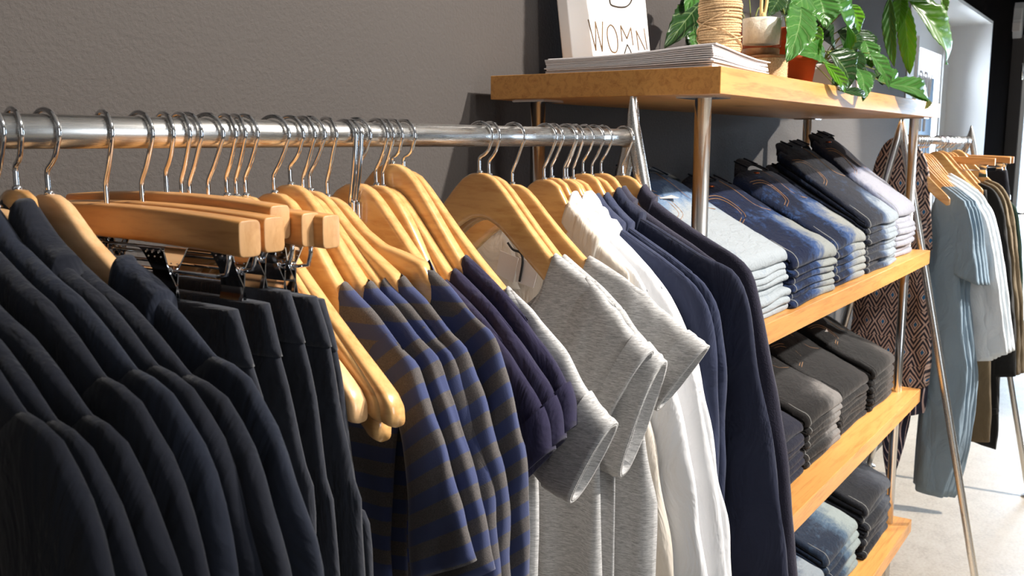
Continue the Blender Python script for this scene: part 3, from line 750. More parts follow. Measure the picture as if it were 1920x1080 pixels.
def add_body(bm, ridge, side, zh, T=.02, neck=.05, scoop=(.05,.02), amp=.006, fq=20, seed=0, nu=40, nt=44, tsh=.0095, flare=0.0, x0=None, round_=.014):
    """front and back sheets of a hanging garment. ridge: [(s,z)...] shoulder line from neck to shoulder tip; side: [(s,z)...] from the tip down"""
    uvl = bm.loops.layers.uv.verify()
    tip = ridge[-1][0]; zr = [(s, z) for s, z in ridge]
    sd = sorted([(-z, s) for s, z in side])
    def ztop(y, sg):
        y = abs(y)
        if y >= neck: return interp(zr, y)
        k = math.sqrt(max(0, 1-(y/neck)**2)); d = scoop[0] if sg < 0 else scoop[1]
        return interp(zr, neck)-d*k
    grid = {}
    for sg in (-1, 1):
        for i in range(nu+1):
            u = -1+2*i/nu; u = math.sin(u*PI/2)*.55+u*.45
            for k in range(nt+1):
                t = (k/nt)**1.5
                y0 = u*tip; z0 = ztop(y0, sg)
                z = z0+(zh-z0)*t
                w = interp(sd, -z) if z < ridge[-1][1] else tip
                g = sstep(0, .25, t)
                y = y0*(1-g)+u*w*g
                edge = max(0.0, 1-abs(u)**3.2)**.5
                dd = min(1.0, (z0-z)/round_)
                top = math.sqrt(max(0, 1-(1-dd)**2)) if abs(y0) > neck else max(.75, math.sqrt(max(0,1-(1-dd)**2)))
                th = (tsh+(T-tsh)*sstep(0, .3, t)+flare*t)*edge*top
                A = amp*sstep(.02, .5, t)
                wv = A*(nz(y*fq+seed*5.7, z*1.6, seed)+.6*nz(y*fq*2.1, z*2.5, seed+9)) + .35*A*nz(y*8, z*9, seed*2+sg)
                x = sg*th + wv + (interp(x0, t) if x0 else 0)
                if sg > 0 and (i in (0, nu) or (k == 0 and abs(y0) > neck)): grid[(sg,i,k)] = grid[(-1,i,k)]; continue
                grid[(sg,i,k)] = (bm.verts.new((x, -y, z)), y+.5, z)
        for i in range(nu):
            for k in range(nt):
                vs = [grid[(sg,i,k)], grid[(sg,i+1,k)], grid[(sg,i+1,k+1)], grid[(sg,i,k+1)]]
                if len({id(v[0]) for v in vs}) < 4: continue
                try: f = bm.faces.new([v[0] for v in vs])
                except ValueError: continue
                for l, w in zip(f.loops, vs): l[uvl].uv = (w[1], w[2])
def szp(px, X, ry=RAIL_Y):
    """photograph positions -> (s, z) in a garment's own plane: s out from the rail, z from the rail's axis"""
    out = []
    for x, y in px:
        p = at(x, y, X=X); out.append((ry-p.y, p.z-RAIL_Z))
    return out
# ================================================================ front rack: hangers and clothes
ORD = 'first second third fourth fifth sixth seventh eighth ninth tenth eleventh twelfth'.split()
HOOKS = [(-15,33,393),(25,80,356),(85,130,365),(194,205,388),(262,257,384),(308,293,382),(337,334,380),(352,364,377),(388,402,374),(422,425,366),(440,455,369),(458,479,367),
 (512,514,361),(543,537,345),(567,570,363),(580,588,357),(612,616,368),(645,640,372),(655,647,375),(667,675,343),(705,695,346),(718,718,350),(735,727,306),(757,755,318),
 (900,884,323),(918,902,328),(962,949,344),(1022,1003,335),(1036,1018,332),(1060,1034,334),(1065,1051,334),(1077,1065,335),(1095,1078,324),(1112,1111,330),(1129,1128,324),(1169,1162,328)]
def hook_at(i):
    hx, nx, ny = HOOKS[i]; X = at(hx, 257, Y=RAIL_Y).x
    return X, at(nx, ny, X=X).z-RAIL_Z
def cloth_thing(name, label, cat, X, group, yaw=0, ry=RAIL_Y):
    return thing(name, label, cat, (X, ry, RAIL_Z), yaw, group)
def body_part(t, mat, name='body', **k):
    bm = B(); add_body(bm, **k); return obj(name, bm, mat, t)
def sleeve_part(t, mat, O, I, T, name='sleeve', both=True, cuff=None, **k):
    """one sleeve on each side; O and I are edge lines on the visible side"""
    for sg in ((1, -1) if both else (1,)):
        bm = B(); add_loft(bm, [(s*sg, z) for s, z in O], [(s*sg, z) for s, z in I], T, **k)
        sl = obj(name, bm, mat, t)
        if cuff:
            # folded cuff band: a slightly larger tube over the last stretch
            n0 = spline(O, 40); n1 = spline(I, 40); a = int(40*(1-cuff)); cb = B()
            Oc = [(p.x*sg, p.y) for p in n0[a:]]; Ic = [(p.x*sg, p.y) for p in n1[a:]]
            def grow(A, Bp, e):
                out = []
                for (ax, ay), (bx, by) in zip(A, Bp):
                    d = Vector((ax-bx, ay-by)); L = d.length; out.append((ax+d.x/L*e, ay+d.y/L*e))
                return out
            O2, I2 = grow(Oc, Ic, .003), grow(Ic, Oc, .003)
            kk = dict(k); kk['n'] = 8; kk['amp'] = k.get('amp', .003)*.3; kk['close_start'] = False
            if isinstance(k.get('x0'), list): kk['x0'] = [(0, interp(k['x0'], 1-cuff)), (1, interp(k['x0'], 1))]
            tt = T if not isinstance(T, list) else interp(T, 1)
            add_loft(cb, O2, I2, tt+.003, **kk); obj('cuff', cb, mat, sl)
def seam(t, pts, mat, r=.0007, name='seam', parent=None):
    return tube_obj(name, pts, r, mat, parent or t, 6)
def collar_part(t, mat, zc, hw=.055, hd=.024, h=.04, lean=.8, fold=True, name='collar', puff=0.0, seed=0):
    """a collar that lies round the neck of the hanger and runs down with the shoulders, turned over, open at the front"""
    bm = B(); n = 44; rows = []
    prof = [(0, 0, 0)] + ([(h*.5, .001, 0), (h*.9, .002, 0), (h*1.05, .0045, 0), (h*.95, .008+puff, 0), (h*.5, .012+puff*1.6, .006), (h*.02, .015+puff, .014), (-h*.12, .0135, .016)] if fold else [(h*.5, .001, 0), (h, .002, 0), (h*.98, .006, 0), (h*.3, .007, 0)])
    for q, (z, o, dr) in enumerate(prof):
        row = []
        for j in range(n+1):
            a = -PI+2*PI*j/n            # opening on the side that faces the camera end of the rail
            w = 1+(.10*nz(math.cos(a)*2.2, math.sin(a)*2.2, seed+q*.25) if fold else 0)+(puff*26*nz(math.cos(a)*3.5, math.sin(a)*3.5, seed+q*.4) if puff else 0)
            x = (hd+o*w)*math.cos(a); y = (hw+o*w)*math.sin(a)
            row.append(bm.verts.new((x, y, zc+z*(1+(w-1)*1.5)-lean*max(0, abs(y)-.012)-dr*abs(y)/hw-(.010 if x < 0 else 0)*abs(x)/hd)))
        rows.append(row)
    for a, b in zip(rows, rows[1:]):
        for j in range(n): bm.faces.new((a[j], a[j+1], b[j+1], b[j]))
    o = obj(name, bm, mat, t); m = o.modifiers.new('thick', 'SOLIDIFY'); m.thickness = .0016; subsurf(o, 1)
    return o
def side_collar(t, mat, rd, s0=.045, s1=.088, up=.009, peak=.016, dep=.034, T=.0122, puff=0.0, seed=0, name='collar_fold'):
    """a turned-down collar: a raised lobe over each shoulder by the neck, joined behind the hanger"""
    n = 16
    def rz(s): return interp(rd, s) if s >= rd[0][0] else rd[0][1]+(rd[0][0]-s)*1.05
    for sg in (1, -1):
        bm = B(); O = []; I = []
        for k in range(n):
            u = k/(n-1); s = s0+(s1-s0)*u; w = nz(u*4, seed*1.7+sg, 1.1)
            O.append((sg*(s+.002*u), rz(s)+up+(peak-up)*(1-u)**2+puff*(.6+1.1*w)))
            I.append((sg*(s-.012+.004*u), rz(s)-dep*(.55+.45*u)))
        add_loft(bm, O, I, [(0,T*.9),(1,T*1.08)], n=n, m=26, amp=.0015+puff*.5, fq=60, seed=seed+sg, open_end=True, inner=False, ex=.7)
        obj(name, bm, mat, t)
def build_front_rack():
    M = MW
    build_rack('brushed steel rack closest to the camera, crowded with hangers of navy, striped and grey clothes', .10, 1.4625, RAIL_Y)
    XZ = [hook_at(i) for i in range(len(HOOKS))]
    # ---------------- dark jackets by the camera
    jx = [(.302,-.052,-.012),(.322,-.05,-.008),(.342,-.052,-.004),(.362,-.05,0),(.380,-.05,.006)]
    jk = [(x, z, d) for x, z, d in jx] + [(XZ[0][0],XZ[0][1],.006),(XZ[1][0],XZ[1][1],.0),(XZ[2][0],XZ[2][1],0)]
    ridge0 = [(.045,-.070),(.075,-.090),(.102,-.104),(.131,-.115),(.160,-.133),(.195,-.158),(.215,-.165)]
    nj = len(jk)
    for i, (X, zn, dz) in enumerate(jk):
        r = random.Random(40+i); k = nj-1-i
        where = ['last dark jacket before the trouser hangers', 'second dark jacket from the trouser hangers, its neck pulled up over the hanger', 'third dark jacket from the trouser hangers'][k] if k < 3 else ORD[k]+' dark jacket from the trouser hangers, pressed among the others'
        t = cloth_thing('jacket', where, 'jacket', X, 'dark jackets on the front rack', 0)
        mt = M['jacket_check'] if k in (0, 3) else M['jacket']
        ds, dzz = r.uniform(-.014,.008) if k else 0, dz+(r.uniform(-.016,.006) if k else 0)
        rd = [(s+ds*(s/.2), z+dzz) for s, z in (ridge0[2:] if k == 0 else ridge0 if k == 2 else [(.010,-.046+.006*(k==1)),(.022,-.052),(.036,-.064),(.055,-.080)]+ridge0[1:])]
        O = [(s+ds, z+dzz) for s, z in ((.195,-.159),(.228,-.167),(.249,-.187),(.271,-.215),(.290,-.264),(.299,-.31),(.306,-.45),(.308,-.70))]
        I = [(s+ds, z+dzz) for s, z in ((.150,-.190),(.160,-.235),(.170,-.28),(.182,-.35),(.190,-.45),(.192,-.55),(.195,-.62),(.198,-.70))]
        body_part(t, mt, ridge=rd, side=[(.215+ds,-.166+dzz),(.20,-.25),(.19,-.4),(.2,-.75)], zh=-.74, T=.0115, neck=rd[0][0], scoop=((.11,.06) if k == 0 else (.05,.01) if k == 2 else (.012,.002)), amp=.008, seed=i+3, tsh=.0095)
        sleeve_part(t, mt, O, I, [(0,.006),(.12,.0125),(.4,.0125),(1,.0135)], amp=.007, fq=15, crumple=.10, seed=i*2.3, x0=[(0,0),(.3,-.004),(1,-.010)], n=30)
        if k == 2: side_collar(t, mt, rd, .040, .09, T=.0125, seed=i)
        if k == 0: side_collar(t, mt, rd, .098, .142, up=.004, peak=.007, dep=.05, T=.0128, seed=i)
        wood_hanger((['light wooden hanger with its shoulder bare beside the trouser hangers', 'wooden hanger hidden in the dark jacket with the pulled-up neck', 'wooden hanger whose pale neck shows between the dark jackets'][k] if k < 3 else 'wooden hanger inside the '+ORD[k]+' dark jacket from the trouser hangers'),
            X, zn, r.uniform(-.05,.05) if k else -.02, bend=.35, group='wooden hangers on the front rack', mat='maple_pale' if k in (0,2) else 'maple', thick=1.15 if k in (0,2) else 1, ridge=rd)
    # ---------------- clip hangers with dark trousers
    tro = [([(440,548),(458,600),(470,680),(500,800),(520,1000),(530,1080)], 'soft dark wool trousers on the clip hanger closest to the jackets', .0),
           ([(500,548),(512,590),(522,660),(548,760),(572,900),(590,1080)], 'dark flannel trousers with a pressed waistband, second on the clip hangers', 0),
           ([(545,540),(562,600),(578,660),(600,760),(620,900),(640,1080)], 'dark wool trousers, third on the clip hangers', 0),
           ([(585,560),(604,620),(618,680),(634,780),(655,900),(676,1080)], 'charcoal trousers, fourth on the clip hangers, with a seamed waist', 0),
           ([(592,566),(612,640),(628,720),(645,850),(665,980),(684,1080)], 'dark trousers on the last clip hanger, against the bare wooden hangers', 0)]
    yaws = [.0, .0, -.02, .02, .05]
    for n, i in enumerate((3,4,5,6,7)):
        X, zn = XZ[i]; px, lab, _ = tro[n]
        e = at(*[(471,408),(517,402),(533,380),(580,395),(611,416)][n], X=X); S = RAIL_Y-e.y-.002; zn = max(zn, e.z-RAIL_Z+.004)
        clip_hanger(['wooden clip hanger with a long plain bar, closest to the jackets', 'second wooden clip hanger from the jackets', 'third wooden clip hanger from the jackets, its bar end set higher', 'fourth wooden clip hanger from the jackets', 'fifth wooden clip hanger, beside the bare wooden hangers'][n], X, zn, yaws[n], S, group='clip hangers on the front rack', clips=((.115,) if n != 0 else (.075,)))
        t = cloth_thing('trousers', lab, 'trousers', X, 'dark trousers on the clip hangers', yaws[n])
        O = szp(px, X); zt = zn-.078
        O = [(O[0][0], min(O[0][1], zt))]+O[1:]; O = [O[0]]+[p for p in O[1:] if p[1] < O[0][1]-.01]
        O.append((O[-1][0]+.004, -1.0))
        I = [(-s*.92, z) for s, z in O]
        bm = B(); add_loft(bm, O, I, [(0,.007),(.1,.009),(1,.012)], n=40, m=40, amp=.004, fq=24, seed=n+11, open_end=False, close_start=True, ex=.6); obj('legs', bm, M['trouser'], t)
        wb = B(); a = spline(O, 60)[:4]; b = spline(I, 60)[:4]
        add_loft(wb, [(p.x+.001,p.y+.001) for p in a], [(p.x-.001,p.y+.001) for p in b], .0095, n=7, m=40, amp=.0006, seed=n, ex=.6, open_end=False); obj('waistband', wb, M['trouser'], t)
    # ---------------- bare hangers
    for n, i in enumerate((8,9,10,11)):
        X, zn = XZ[i]
        wood_hanger(['pale bare wooden hanger with a rounded tip, first past the trousers', 'glossy bare wooden hanger, second past the trousers', 'bare wooden hanger whose tip peeks out past the glossy one, third past the trousers', 'low hanging bare wooden hanger behind the glossy ones'][n], X, zn, [.03,.02,-.03,-.05][n], [-.05,-.06,-.07,.03][n], S=[.177,.187,.198,.2][n], bend=.2, group='wooden hangers on the front rack', mat='maple_pale' if n == 0 else 'maple', thick=1.15, grip=(n == 0), drop=[1.0,1.04,1.06,1.06][n])
    # ---------------- striped tees
    for n, i in enumerate((12,13,14,15,16)):
        X, zn = XZ[i]; r = random.Random(n)
        t = cloth_thing('striped_tee', ORD[n]+' blue and grey striped tee counting from the trousers', 'tee', X, 'striped tees on the front rack')
        k = n/4; ds, dz = [0,.007,.013,.022,.035][n], [.0,.003,.001,.008,.018][n]
        rd = [(.091+ds*1.3,-.140+dz),(.110+ds,-.154+dz),(.131+ds,-.168+dz),(.157+ds,-.192+dz),(.168+ds,-.201+dz)]
        wood_hanger('varnished wooden hanger in the '+ORD[n]+' striped tee', X, zn, [.02,0,.03,-.01,.0][n], group='wooden hangers on the front rack', thick=1.2, grip=False, ridge=rd)
        body_part(t, M['stripe'], ridge=rd, side=[(.168+ds,-.202),(.158,-.28),(.15,-.4),(.16,-.8)], zh=-.66, T=.0095, neck=rd[0][0], scoop=(.09,.03), amp=.005, seed=n+20)
        O = [(s+ds*(1-.5*sstep(-.25,-.38,-z if 0 else z*1)), z+dz) for s, z in ((.140,-.178),(.164,-.198),(.184,-.212),(.197,-.238),(.209,-.263),(.226,-.303),(.239,-.335),(.260-.003*n,-.385-.022*n))]
        I = [(s+ds, z+dz) for s, z in ((.100,-.21),(.125,-.235),(.150,-.255),(.165,-.275),(.172,-.30),(.176,-.34),(.178,-.38-.01*n),(.180,-.425-.022*n))]
        sleeve_part(t, M['stripe'], O, I, [(0,.005),(.25,.010),(1,.0125)], amp=.005, crumple=.06, seed=n*1.7, x0=[(0,0),(1,-.008)], n=34)
        sd = [(-.001, -s, z+.0012) for s, z in ((.142+ds,-.178+dz),(.16+ds,-.196+dz),(.168+ds,-.203+dz))]
    # ---------------- two thick wire hangers
    for n, i in enumerate((17,18)):
        X, zn = XZ[i]
        t = thing('wire_hanger', ['thick steel wire hanger squeezed behind the striped tees', 'thick steel wire hanger beside its twin, behind the striped tees'][n], 'hanger', (X, RAIL_Y, RAIL_Z), 0, 'wire hangers on the front rack')
        R = RAIL_R+.0032
        arc = [(R*math.cos(math.radians(a)), -.002+R*math.sin(math.radians(a))) for a in range(212, -10, -14)]
        P = spline([(0,-s,z) for s, z in arc+[(.0155,-.02),(.012,-.05),(.008,-.075)]], 40)
        tube_obj('hook', P, .0028, M['chrome'], t, 12)
        up = at(662+10*n, 376+3*n, X=X); s1 = RAIL_Y-up.y; z1 = up.z-RAIL_Z
        b = spline([(0,-.008,-.075),(0,-.004,-.105),(0,.05,-.118),(0,.15,-.12)], 24); tube_obj('wire_bar', b, .0028, M['chrome'], t, 10)
        tube_obj('wire_end', spline([(0,-.004,-.112),(.002,-s1*.45,-.118),(.002,-s1*.92,z1-.030),(0,-s1,z1-.012),(0,-s1,z1)], 20), .0026, M['chrome'], t, 10)
    # ---------------- ink purple tees
    X, zn = XZ[19]; wood_hanger('broad wooden hanger with a ribbed grip, in front of the purple tees', X, zn, .02, bend=.25, group='wooden hangers on the front rack', thick=1.3, grip=True)
    for n, i in enumerate((20,21,22)):
        X, zn = XZ[i]; dz = [-.022,-.012,0][n]; ds = [-.012,-.006,0][n]
        t = cloth_thing('purple_tee', ORD[n]+' ink purple cap-sleeved tee after the striped tees', 'tee', X, 'purple tees on the front rack')
        rd = [(.104+ds,-.131+dz),(.119+ds,-.141+dz),(.14+ds,-.156+dz),(.162+ds,-.173+dz),(.19+ds,-.198+dz)]
        wood_hanger(['wooden hanger in the first ink purple tee', 'wooden hanger in the second ink purple tee, deep varnished', 'tall pale wooden hanger standing above its neighbours, in the third purple tee'][n], X, zn, [0,.02,-.02][n], group='wooden hangers on the front rack', thick=1.25, ridge=rd)
        body_part(t, M['purple'], ridge=rd, side=[(.19+ds,-.2+dz),(.175,-.3),(.16,-.4),(.165,-.8)], zh=-.66, T=.010, neck=rd[0][0], scoop=(.09,.03), amp=.006, seed=n+31)
        O = [(s+ds, z+dz) for s, z in ((.15,-.164),(.19,-.200),(.215,-.226),(.236,-.250),(.25,-.275),(.255,-.305))]
        I = [(s+ds, z+dz) for s, z in ((.10,-.25),(.12,-.28),(.14,-.305),(.16,-.33),(.18,-.35),(.202,-.362))]
        sleeve_part(t, M['purple'], O, I, [(0,.006),(.3,.0125),(1,.0155)], amp=.004, seed=n*1.3+3, x0=[(0,0),(1,-.007)], cuff=.26)
    # ---------------- grey heather tees
    spec = {23: ([(.148,-.166),(.165,-.180),(.180,-.192),(.198,-.207)], [(.155,-.171),(.211,-.215),(.239,-.247),(.269,-.284),(.292,-.302)], [(.11,-.29),(.14,-.33),(.17,-.36),(.205,-.385),(.244,-.396)], [(.198,-.208),(.185,-.33),(.19,-.45),(.19,-.8)]),
            24: ([(.112,-.143),(.14,-.160),(.175,-.182),(.205,-.207)], [(.164,-.173),(.209,-.210),(.228,-.228),(.245,-.245),(.259,-.256)], [(.11,-.29),(.14,-.32),(.165,-.34),(.185,-.35),(.205,-.352)], [(.205,-.208),(.19,-.33),(.195,-.45),(.2,-.8)]),
            25: ([(.112,-.146),(.14,-.165),(.175,-.188),(.205,-.213)], [(.164,-.18),(.209,-.218),(.235,-.245),(.254,-.262),(.266,-.272)], [(.12,-.30),(.14,-.35),(.16,-.40),(.185,-.42),(.214,-.425)], [(.205,-.214),(.195,-.33),(.2,-.45),(.205,-.8)]),
            26: ([(.117,-.154),(.14,-.164),(.176,-.182),(.215,-.208)], [(.176,-.183),(.230,-.219),(.255,-.234),(.278,-.248),(.298,-.259)], [(.13,-.28),(.16,-.31),(.185,-.33),(.21,-.345),(.235,-.348)], [(.215,-.21),(.2,-.33),(.215,-.41),(.228,-.48),(.235,-.8)])}
    names = {23: 'pale grey heather tee with a rolled cuff, next to the purple tees', 24: 'grey heather tee with its wide neckline facing the camera', 25: 'grey heather tee whose drooping armhole hangs open', 26: 'grey heather tee beside the white shirts, cuff held out'}
    hn = {23: 'wooden hanger in the pale grey tee next to the purple tees', 24: 'beech hanger with a jointed neck, first after the gap on the rail', 25: 'wooden hanger tucked right behind the beech one with the jointed neck', 26: 'wooden hanger in the grey tee beside the white shirts'}
    for i, (rd, O, I, sd) in spec.items():
        X, zn = XZ[i]
        wood_hanger(hn[i], X, zn, {23:0,24:.03,25:.02,26:0}[i], group='wooden hangers on the front rack', thick=1.1, ridge=rd)
        t = cloth_thing('grey_tee', names[i], 'tee', X, 'grey heather tees on the front rack')
        wide = rd[0][0] > .1
        body_part(t, M['heather'], ridge=rd, side=sd, zh=-.68, T=.016 if wide else .012, neck=rd[0][0], scoop=(.115,.095) if wide else (.05,.01), amp=.015 if wide else .012, fq=19, seed=i, tsh=.011, nu=56, nt=56)
        sleeve_part(t, M['heather'], O, I, [(0,.008),(.3,.016),(1,.021 if i == 25 else .017)], amp=.005, seed=i*.7, x0=[(0,0),(1,-.010)], cuff=.24, m=36, crumple=.05)
    # ---------------- cream blouse with tags, white shirts
    X, zn = XZ[27]
    wl = ['wooden hanger in the cream blouse with price tags', 'wooden hanger in the first white shirt', 'wooden hanger in the second white shirt', 'wooden hanger in the third white shirt']
    for n, i in enumerate((27,28,29,30)):
        X, zn = XZ[i]
        t = cloth_thing('blouse' if n == 0 else 'white_shirt', ['cream satin blouse with price tags, seen through the grey necklines', 'first white cotton shirt behind the grey tees', 'second white cotton shirt, its gathered collar lit bright', 'third white cotton shirt, next to the blue blazers'][n], 'shirt', X, 'white shirts on the front rack')
        mt = M['cream'] if n == 0 else M['white']; ds = [-.055,-.014,.0,.004][n]
        rd = [(.05,-.112),(.08,-.136),(.11,-.160),(.14,-.187),(.165+ds*.4,-.215)]
        body_part(t, mt, ridge=rd, side=[(.165,-.216),(.16,-.3),(.17,-.4),(.2,-.9)], zh=-.86, T=.012, neck=.05, scoop=(.05,.006), amp=.006, fq=16, seed=n+50, nu=48)
        wood_hanger(wl[n], X, zn, [.02,0,-.02,0][n], group='wooden hangers on the front rack', ridge=rd)
        O = [(s+ds, z) for s, z in ((.129,-.182),(.160,-.212),(.183,-.243),(.203,-.285),(.219,-.33),(.247,-.44),(.270,-.56),(.285,-.66))]
        I = [(s+ds*.5, z) for s, z in ((.09,-.23),(.10,-.27),(.11,-.30),(.12,-.34),(.13,-.40),(.14,-.50),(.15,-.58),(.16,-.66))]
        sleeve_part(t, mt, O, I, [(0,.006),(.3,.011),(1,.014)], amp=.006, fq=20, crumple=.06, seed=n*3.3, x0=[(0,0),(1,-.005)], n=34)
        if n: side_collar(t, mt, rd, .040, .086, up=.010, peak=.016, dep=.040, T=.0165, puff=.010, seed=n*3)
        else:
            side_collar(t, mt, rd, .045, .095, T=.012, seed=5)
            # satin placket folded over, and two tags on a black cord
            xf = X-.0165
            def loc(px, d=0): p = at(px[0], px[1], X=xf-d); return Vector((p.x-X, p.y-RAIL_Y, p.z-RAIL_Z))
            for q, pts in enumerate(([(938,470),(972,484),(962,530),(930,514)], [(974,482),(1010,500),(1000,540),(966,528)])):
                c = [loc(p_, .016+.002*q) for p_ in pts]; bm = B(); f = [bm.verts.new(v) for v in c]; g = [bm.verts.new(v+Vector((.0008,0,0))) for v in c]
                bm.faces.new(f); bm.faces.new(g[::-1])
                for j in range(4): bm.faces.new((f[j], f[j-1], g[j-1], g[j]))
                obj('price_tag', bm, M['card'], t, smooth=False)
            tube_obj('tag_cord', spline([tuple(loc(p_, .0205)) for p_ in ((952,455),(962,468),(976,474),(980,490),(974,528))], 24), .0018, M['blackcord'], t, 8)
            bm = B(); rows = []
            for k in range(15):
                u = k/14; row = []
                for j in range(9):
                    v = j/8; p_ = loc((872+70*v+40*u+6*math.sin(u*5), 470-38*v+110*u*(.6+.4*v)), .001)
                    row.append(bm.verts.new(p_+Vector((-.006*math.sin(v*PI)-.003*math.sin(u*6+v*3),0,0))))
                rows.append(row)
            for r0_, r1_ in zip(rows, rows[1:]):
                for j in range(8): bm.faces.new((r0_[j], r0_[j+1], r1_[j+1], r1_[j]))
            pl = obj('satin_lapel', bm, M['cream'], t); md = pl.modifiers.new('thick','SOLIDIFY'); md.thickness = .002
    # ---------------- blazers and knits
    bl = [(31, 'blazer', 'first mid blue blazer after the white shirts'), (32, 'blazer', 'second mid blue blazer after the white shirts'), (33, 'blazer_dark', 'dark navy blazer between the mid blue ones and the knits')]
    for n, (i, mk, lab) in enumerate(bl):
        X, zn = XZ[i]
        t = cloth_thing('blazer', lab, 'blazer', X, 'blue blazers on the front rack')
        if n < 2:
            rd = [(.055,-.112),(.085,-.135),(.12,-.155),(.15,-.172),(.19,-.198)]
            O = [(.165,-.185),(.19,-.199),(.208,-.214),(.227,-.243),(.238,-.29),(.244,-.34),(.25,-.46),(.255,-.72)]
        else:
            rd = [(.06,-.105),(.085,-.120),(.112,-.133),(.15,-.153),(.195,-.177)]
            O = [(.175,-.168),(.200,-.178),(.228,-.187),(.246,-.200),(.262,-.235),(.282,-.335),(.311,-.451),(.352,-.68)]
        wood_hanger('wooden hanger in the '+lab.split(' after')[0].split(' between')[0], X, zn, [.02,0,0][n], group='wooden hangers on the front rack', ridge=rd)
        I = [(.12,-.215),(.13,-.24),(.14,-.27),(.15,-.31),(.155,-.36),(.16,-.45),(.17,-.55),(.18,-.70)]
        body_part(t, M[mk], ridge=rd, side=[(rd[-1][0],rd[-1][1]-.001),(.18,-.3),(.18,-.45),(.22,-.9)], zh=-.78, T=.012, neck=rd[0][0], scoop=(.06,.006), amp=.004, seed=n+70)
        sleeve_part(t, M[mk], O, I, [(0,.006),(.2,.0125),(1,.015)], amp=.006, fq=17, crumple=.05, seed=n*2.1+8, x0=[(0,0),(1,-.006)], n=36)
        side_collar(t, M[mk], rd, rd[0][0]-.012, rd[0][0]+.030, seed=n)
        seam(t, [(-.0068, -s, z-.002) for s, z in rd[1:]], M['blazer_dark'] if n < 2 else M['jacket'], .0006, 'shoulder_seam')
    for n, i in enumerate((34,35)):
        X, zn = XZ[i]
        t = cloth_thing('knit_cardigan', ['first navy knit cardigan beside the dark blazer', 'last navy knit cardigan, in front of the jeans shelf'][n], 'cardigan', X, 'navy knits on the front rack')
        ds = [-.006,0][n]
        rd = [(.05,-.094),(.085,-.118),(.12,-.139),(.16,-.161),(.193+ds,-.178)]
        wood_hanger(['wooden hanger in the first navy knit cardigan', 'last wooden hanger on the rail, against the leg of the rack'][n], X, zn, [0,.02][n], group='wooden hangers on the front rack', ridge=rd)
        body_part(t, M['knit'], ridge=rd, side=[(.193+ds,-.179),(.18,-.3),(.2,-.45),(.24,-.9)], zh=-.82, T=.012, neck=.05, scoop=(.07,.004), amp=.004, seed=n+80)
        O = [(s+ds, z) for s, z in ((.17,-.167),(.193,-.178),(.215,-.192),(.232,-.213),(.246,-.26),(.262,-.325),(.298,-.485),(.328,-.70))]
        I = [(.12,-.215),(.13,-.24),(.14,-.27),(.15,-.31),(.155,-.36),(.16,-.45),(.17,-.55),(.18,-.70)]
        sleeve_part(t, M['knit'], O, I, [(0,.006),(.2,.0125),(1,.0145)], amp=.003, seed=n*2.1+18, x0=[(0,0),(1,-.005)], n=34)
        side_collar(t, M['knit'], rd, .042, .060, up=.005, peak=.010, dep=.03, seed=n, name='neck_rib')
# ================================================================ folded jeans
def jeans_mesh(W, D, hf, hr, zf, zr, seed, lip=0.0, puff=.0, ss=0):
    bm = B(); nD = 16; arc = 9
    prof_o = []; prof_i = []
    r = hf*.5; c = .30
    ys = [D-(D-r)*k/nD for k in range(nD+1)]
    for y in ys: prof_o.append((y, 0.0)); prof_i.append((max(y, r*1.0), .5-.5*(1-2*c)*.35))
    for k in range(1, arc):
        a = -PI/2-PI*k/arc; prof_o.append((r+r*math.cos(a), .5+.5*math.sin(a))); ri = .5*(1-2*c)
        prof_i.append((r*1.0+ri*r*1.2*math.cos(a), .5+ri*math.sin(a)))
    for y in reversed(ys): prof_o.append((y, 1.0)); prof_i.append((max(y, r), .5+.5*(1-2*c)*.35))
    xs = [0, .0015, .005, .010, .02] + [W*k/14 for k in range(1, 14)] + [W-.02, W-.010, W-.005, W-.0015, W]
    xs = sorted(set(xs)); rows = []
    for x in xs:
        d = min(x, W-x); e = math.sqrt(max(0, 1-(1-min(1, d/.014))**2))
        row = []
        for prof, inn in ((prof_o, False), (prof_i, True)):
            rr = []
            for y, zn in prof:
                t = min(1, max(0, y/D)); h = hf+(hr-hf)*t; zb = zf+(zr-zf)*t
                w1 = nz(x*7+ss*3.7, y*5, ss); w2 = nz(x*16+seed, y*9, seed*2.2); w3 = nz(x*30+seed*3, y*24, seed)
                zz = .5+(zn-.5)*(1 if inn else (.62+.38*e))
                yy = y + (.008*nz(x*6+seed*2, zn*.5, seed*1.3) if y < .06 else 0) + (0 if inn else (1-e)*.009*(1 if y < .03 else 0))
                top = zn if not inn else .5
                z = zb+zz*h + .0055*w1*sstep(0, .006, zb+zz*h) + .0022*w2*(.2+.8*top) + puff*top*(math.sin(PI*min(1,max(0,x/W)))*.010 + .004*w3 + .016*sstep(.55,.85,t)*(1-sstep(.94,1.0,t)*.4)*math.sin(PI*min(1,max(0,x/W)))**.5)
                rr.append(bm.verts.new((x+.003*nz(y*6, seed, zn)*(1 if d < .01 else .0), yy, z)))
            row.append(rr)
        rows.append(row)
    n = len(prof_o)
    for a, b in zip(rows, rows[1:]):
        for j in range(n-1):
            bm.faces.new((a[0][j], a[0][j+1], b[0][j+1], b[0][j])); bm.faces.new((a[1][j+1], a[1][j], b[1][j], b[1][j+1]))
    k0 = xs.index(.02); q = rows[k0][0][nD-2:nD+arc+4]; cen = sum((v.co for v in rows[k0][1][nD+1:nD+arc]), Vector())/(arc-1)
    path = [v.co+(v.co-cen).normalized()*.0005 for v in q]
    for row in (rows[0], rows[-1]):
        for j in range(n-1): bm.faces.new((row[0][j], row[1][j], row[1][j+1], row[0][j+1]))
    return bm, path
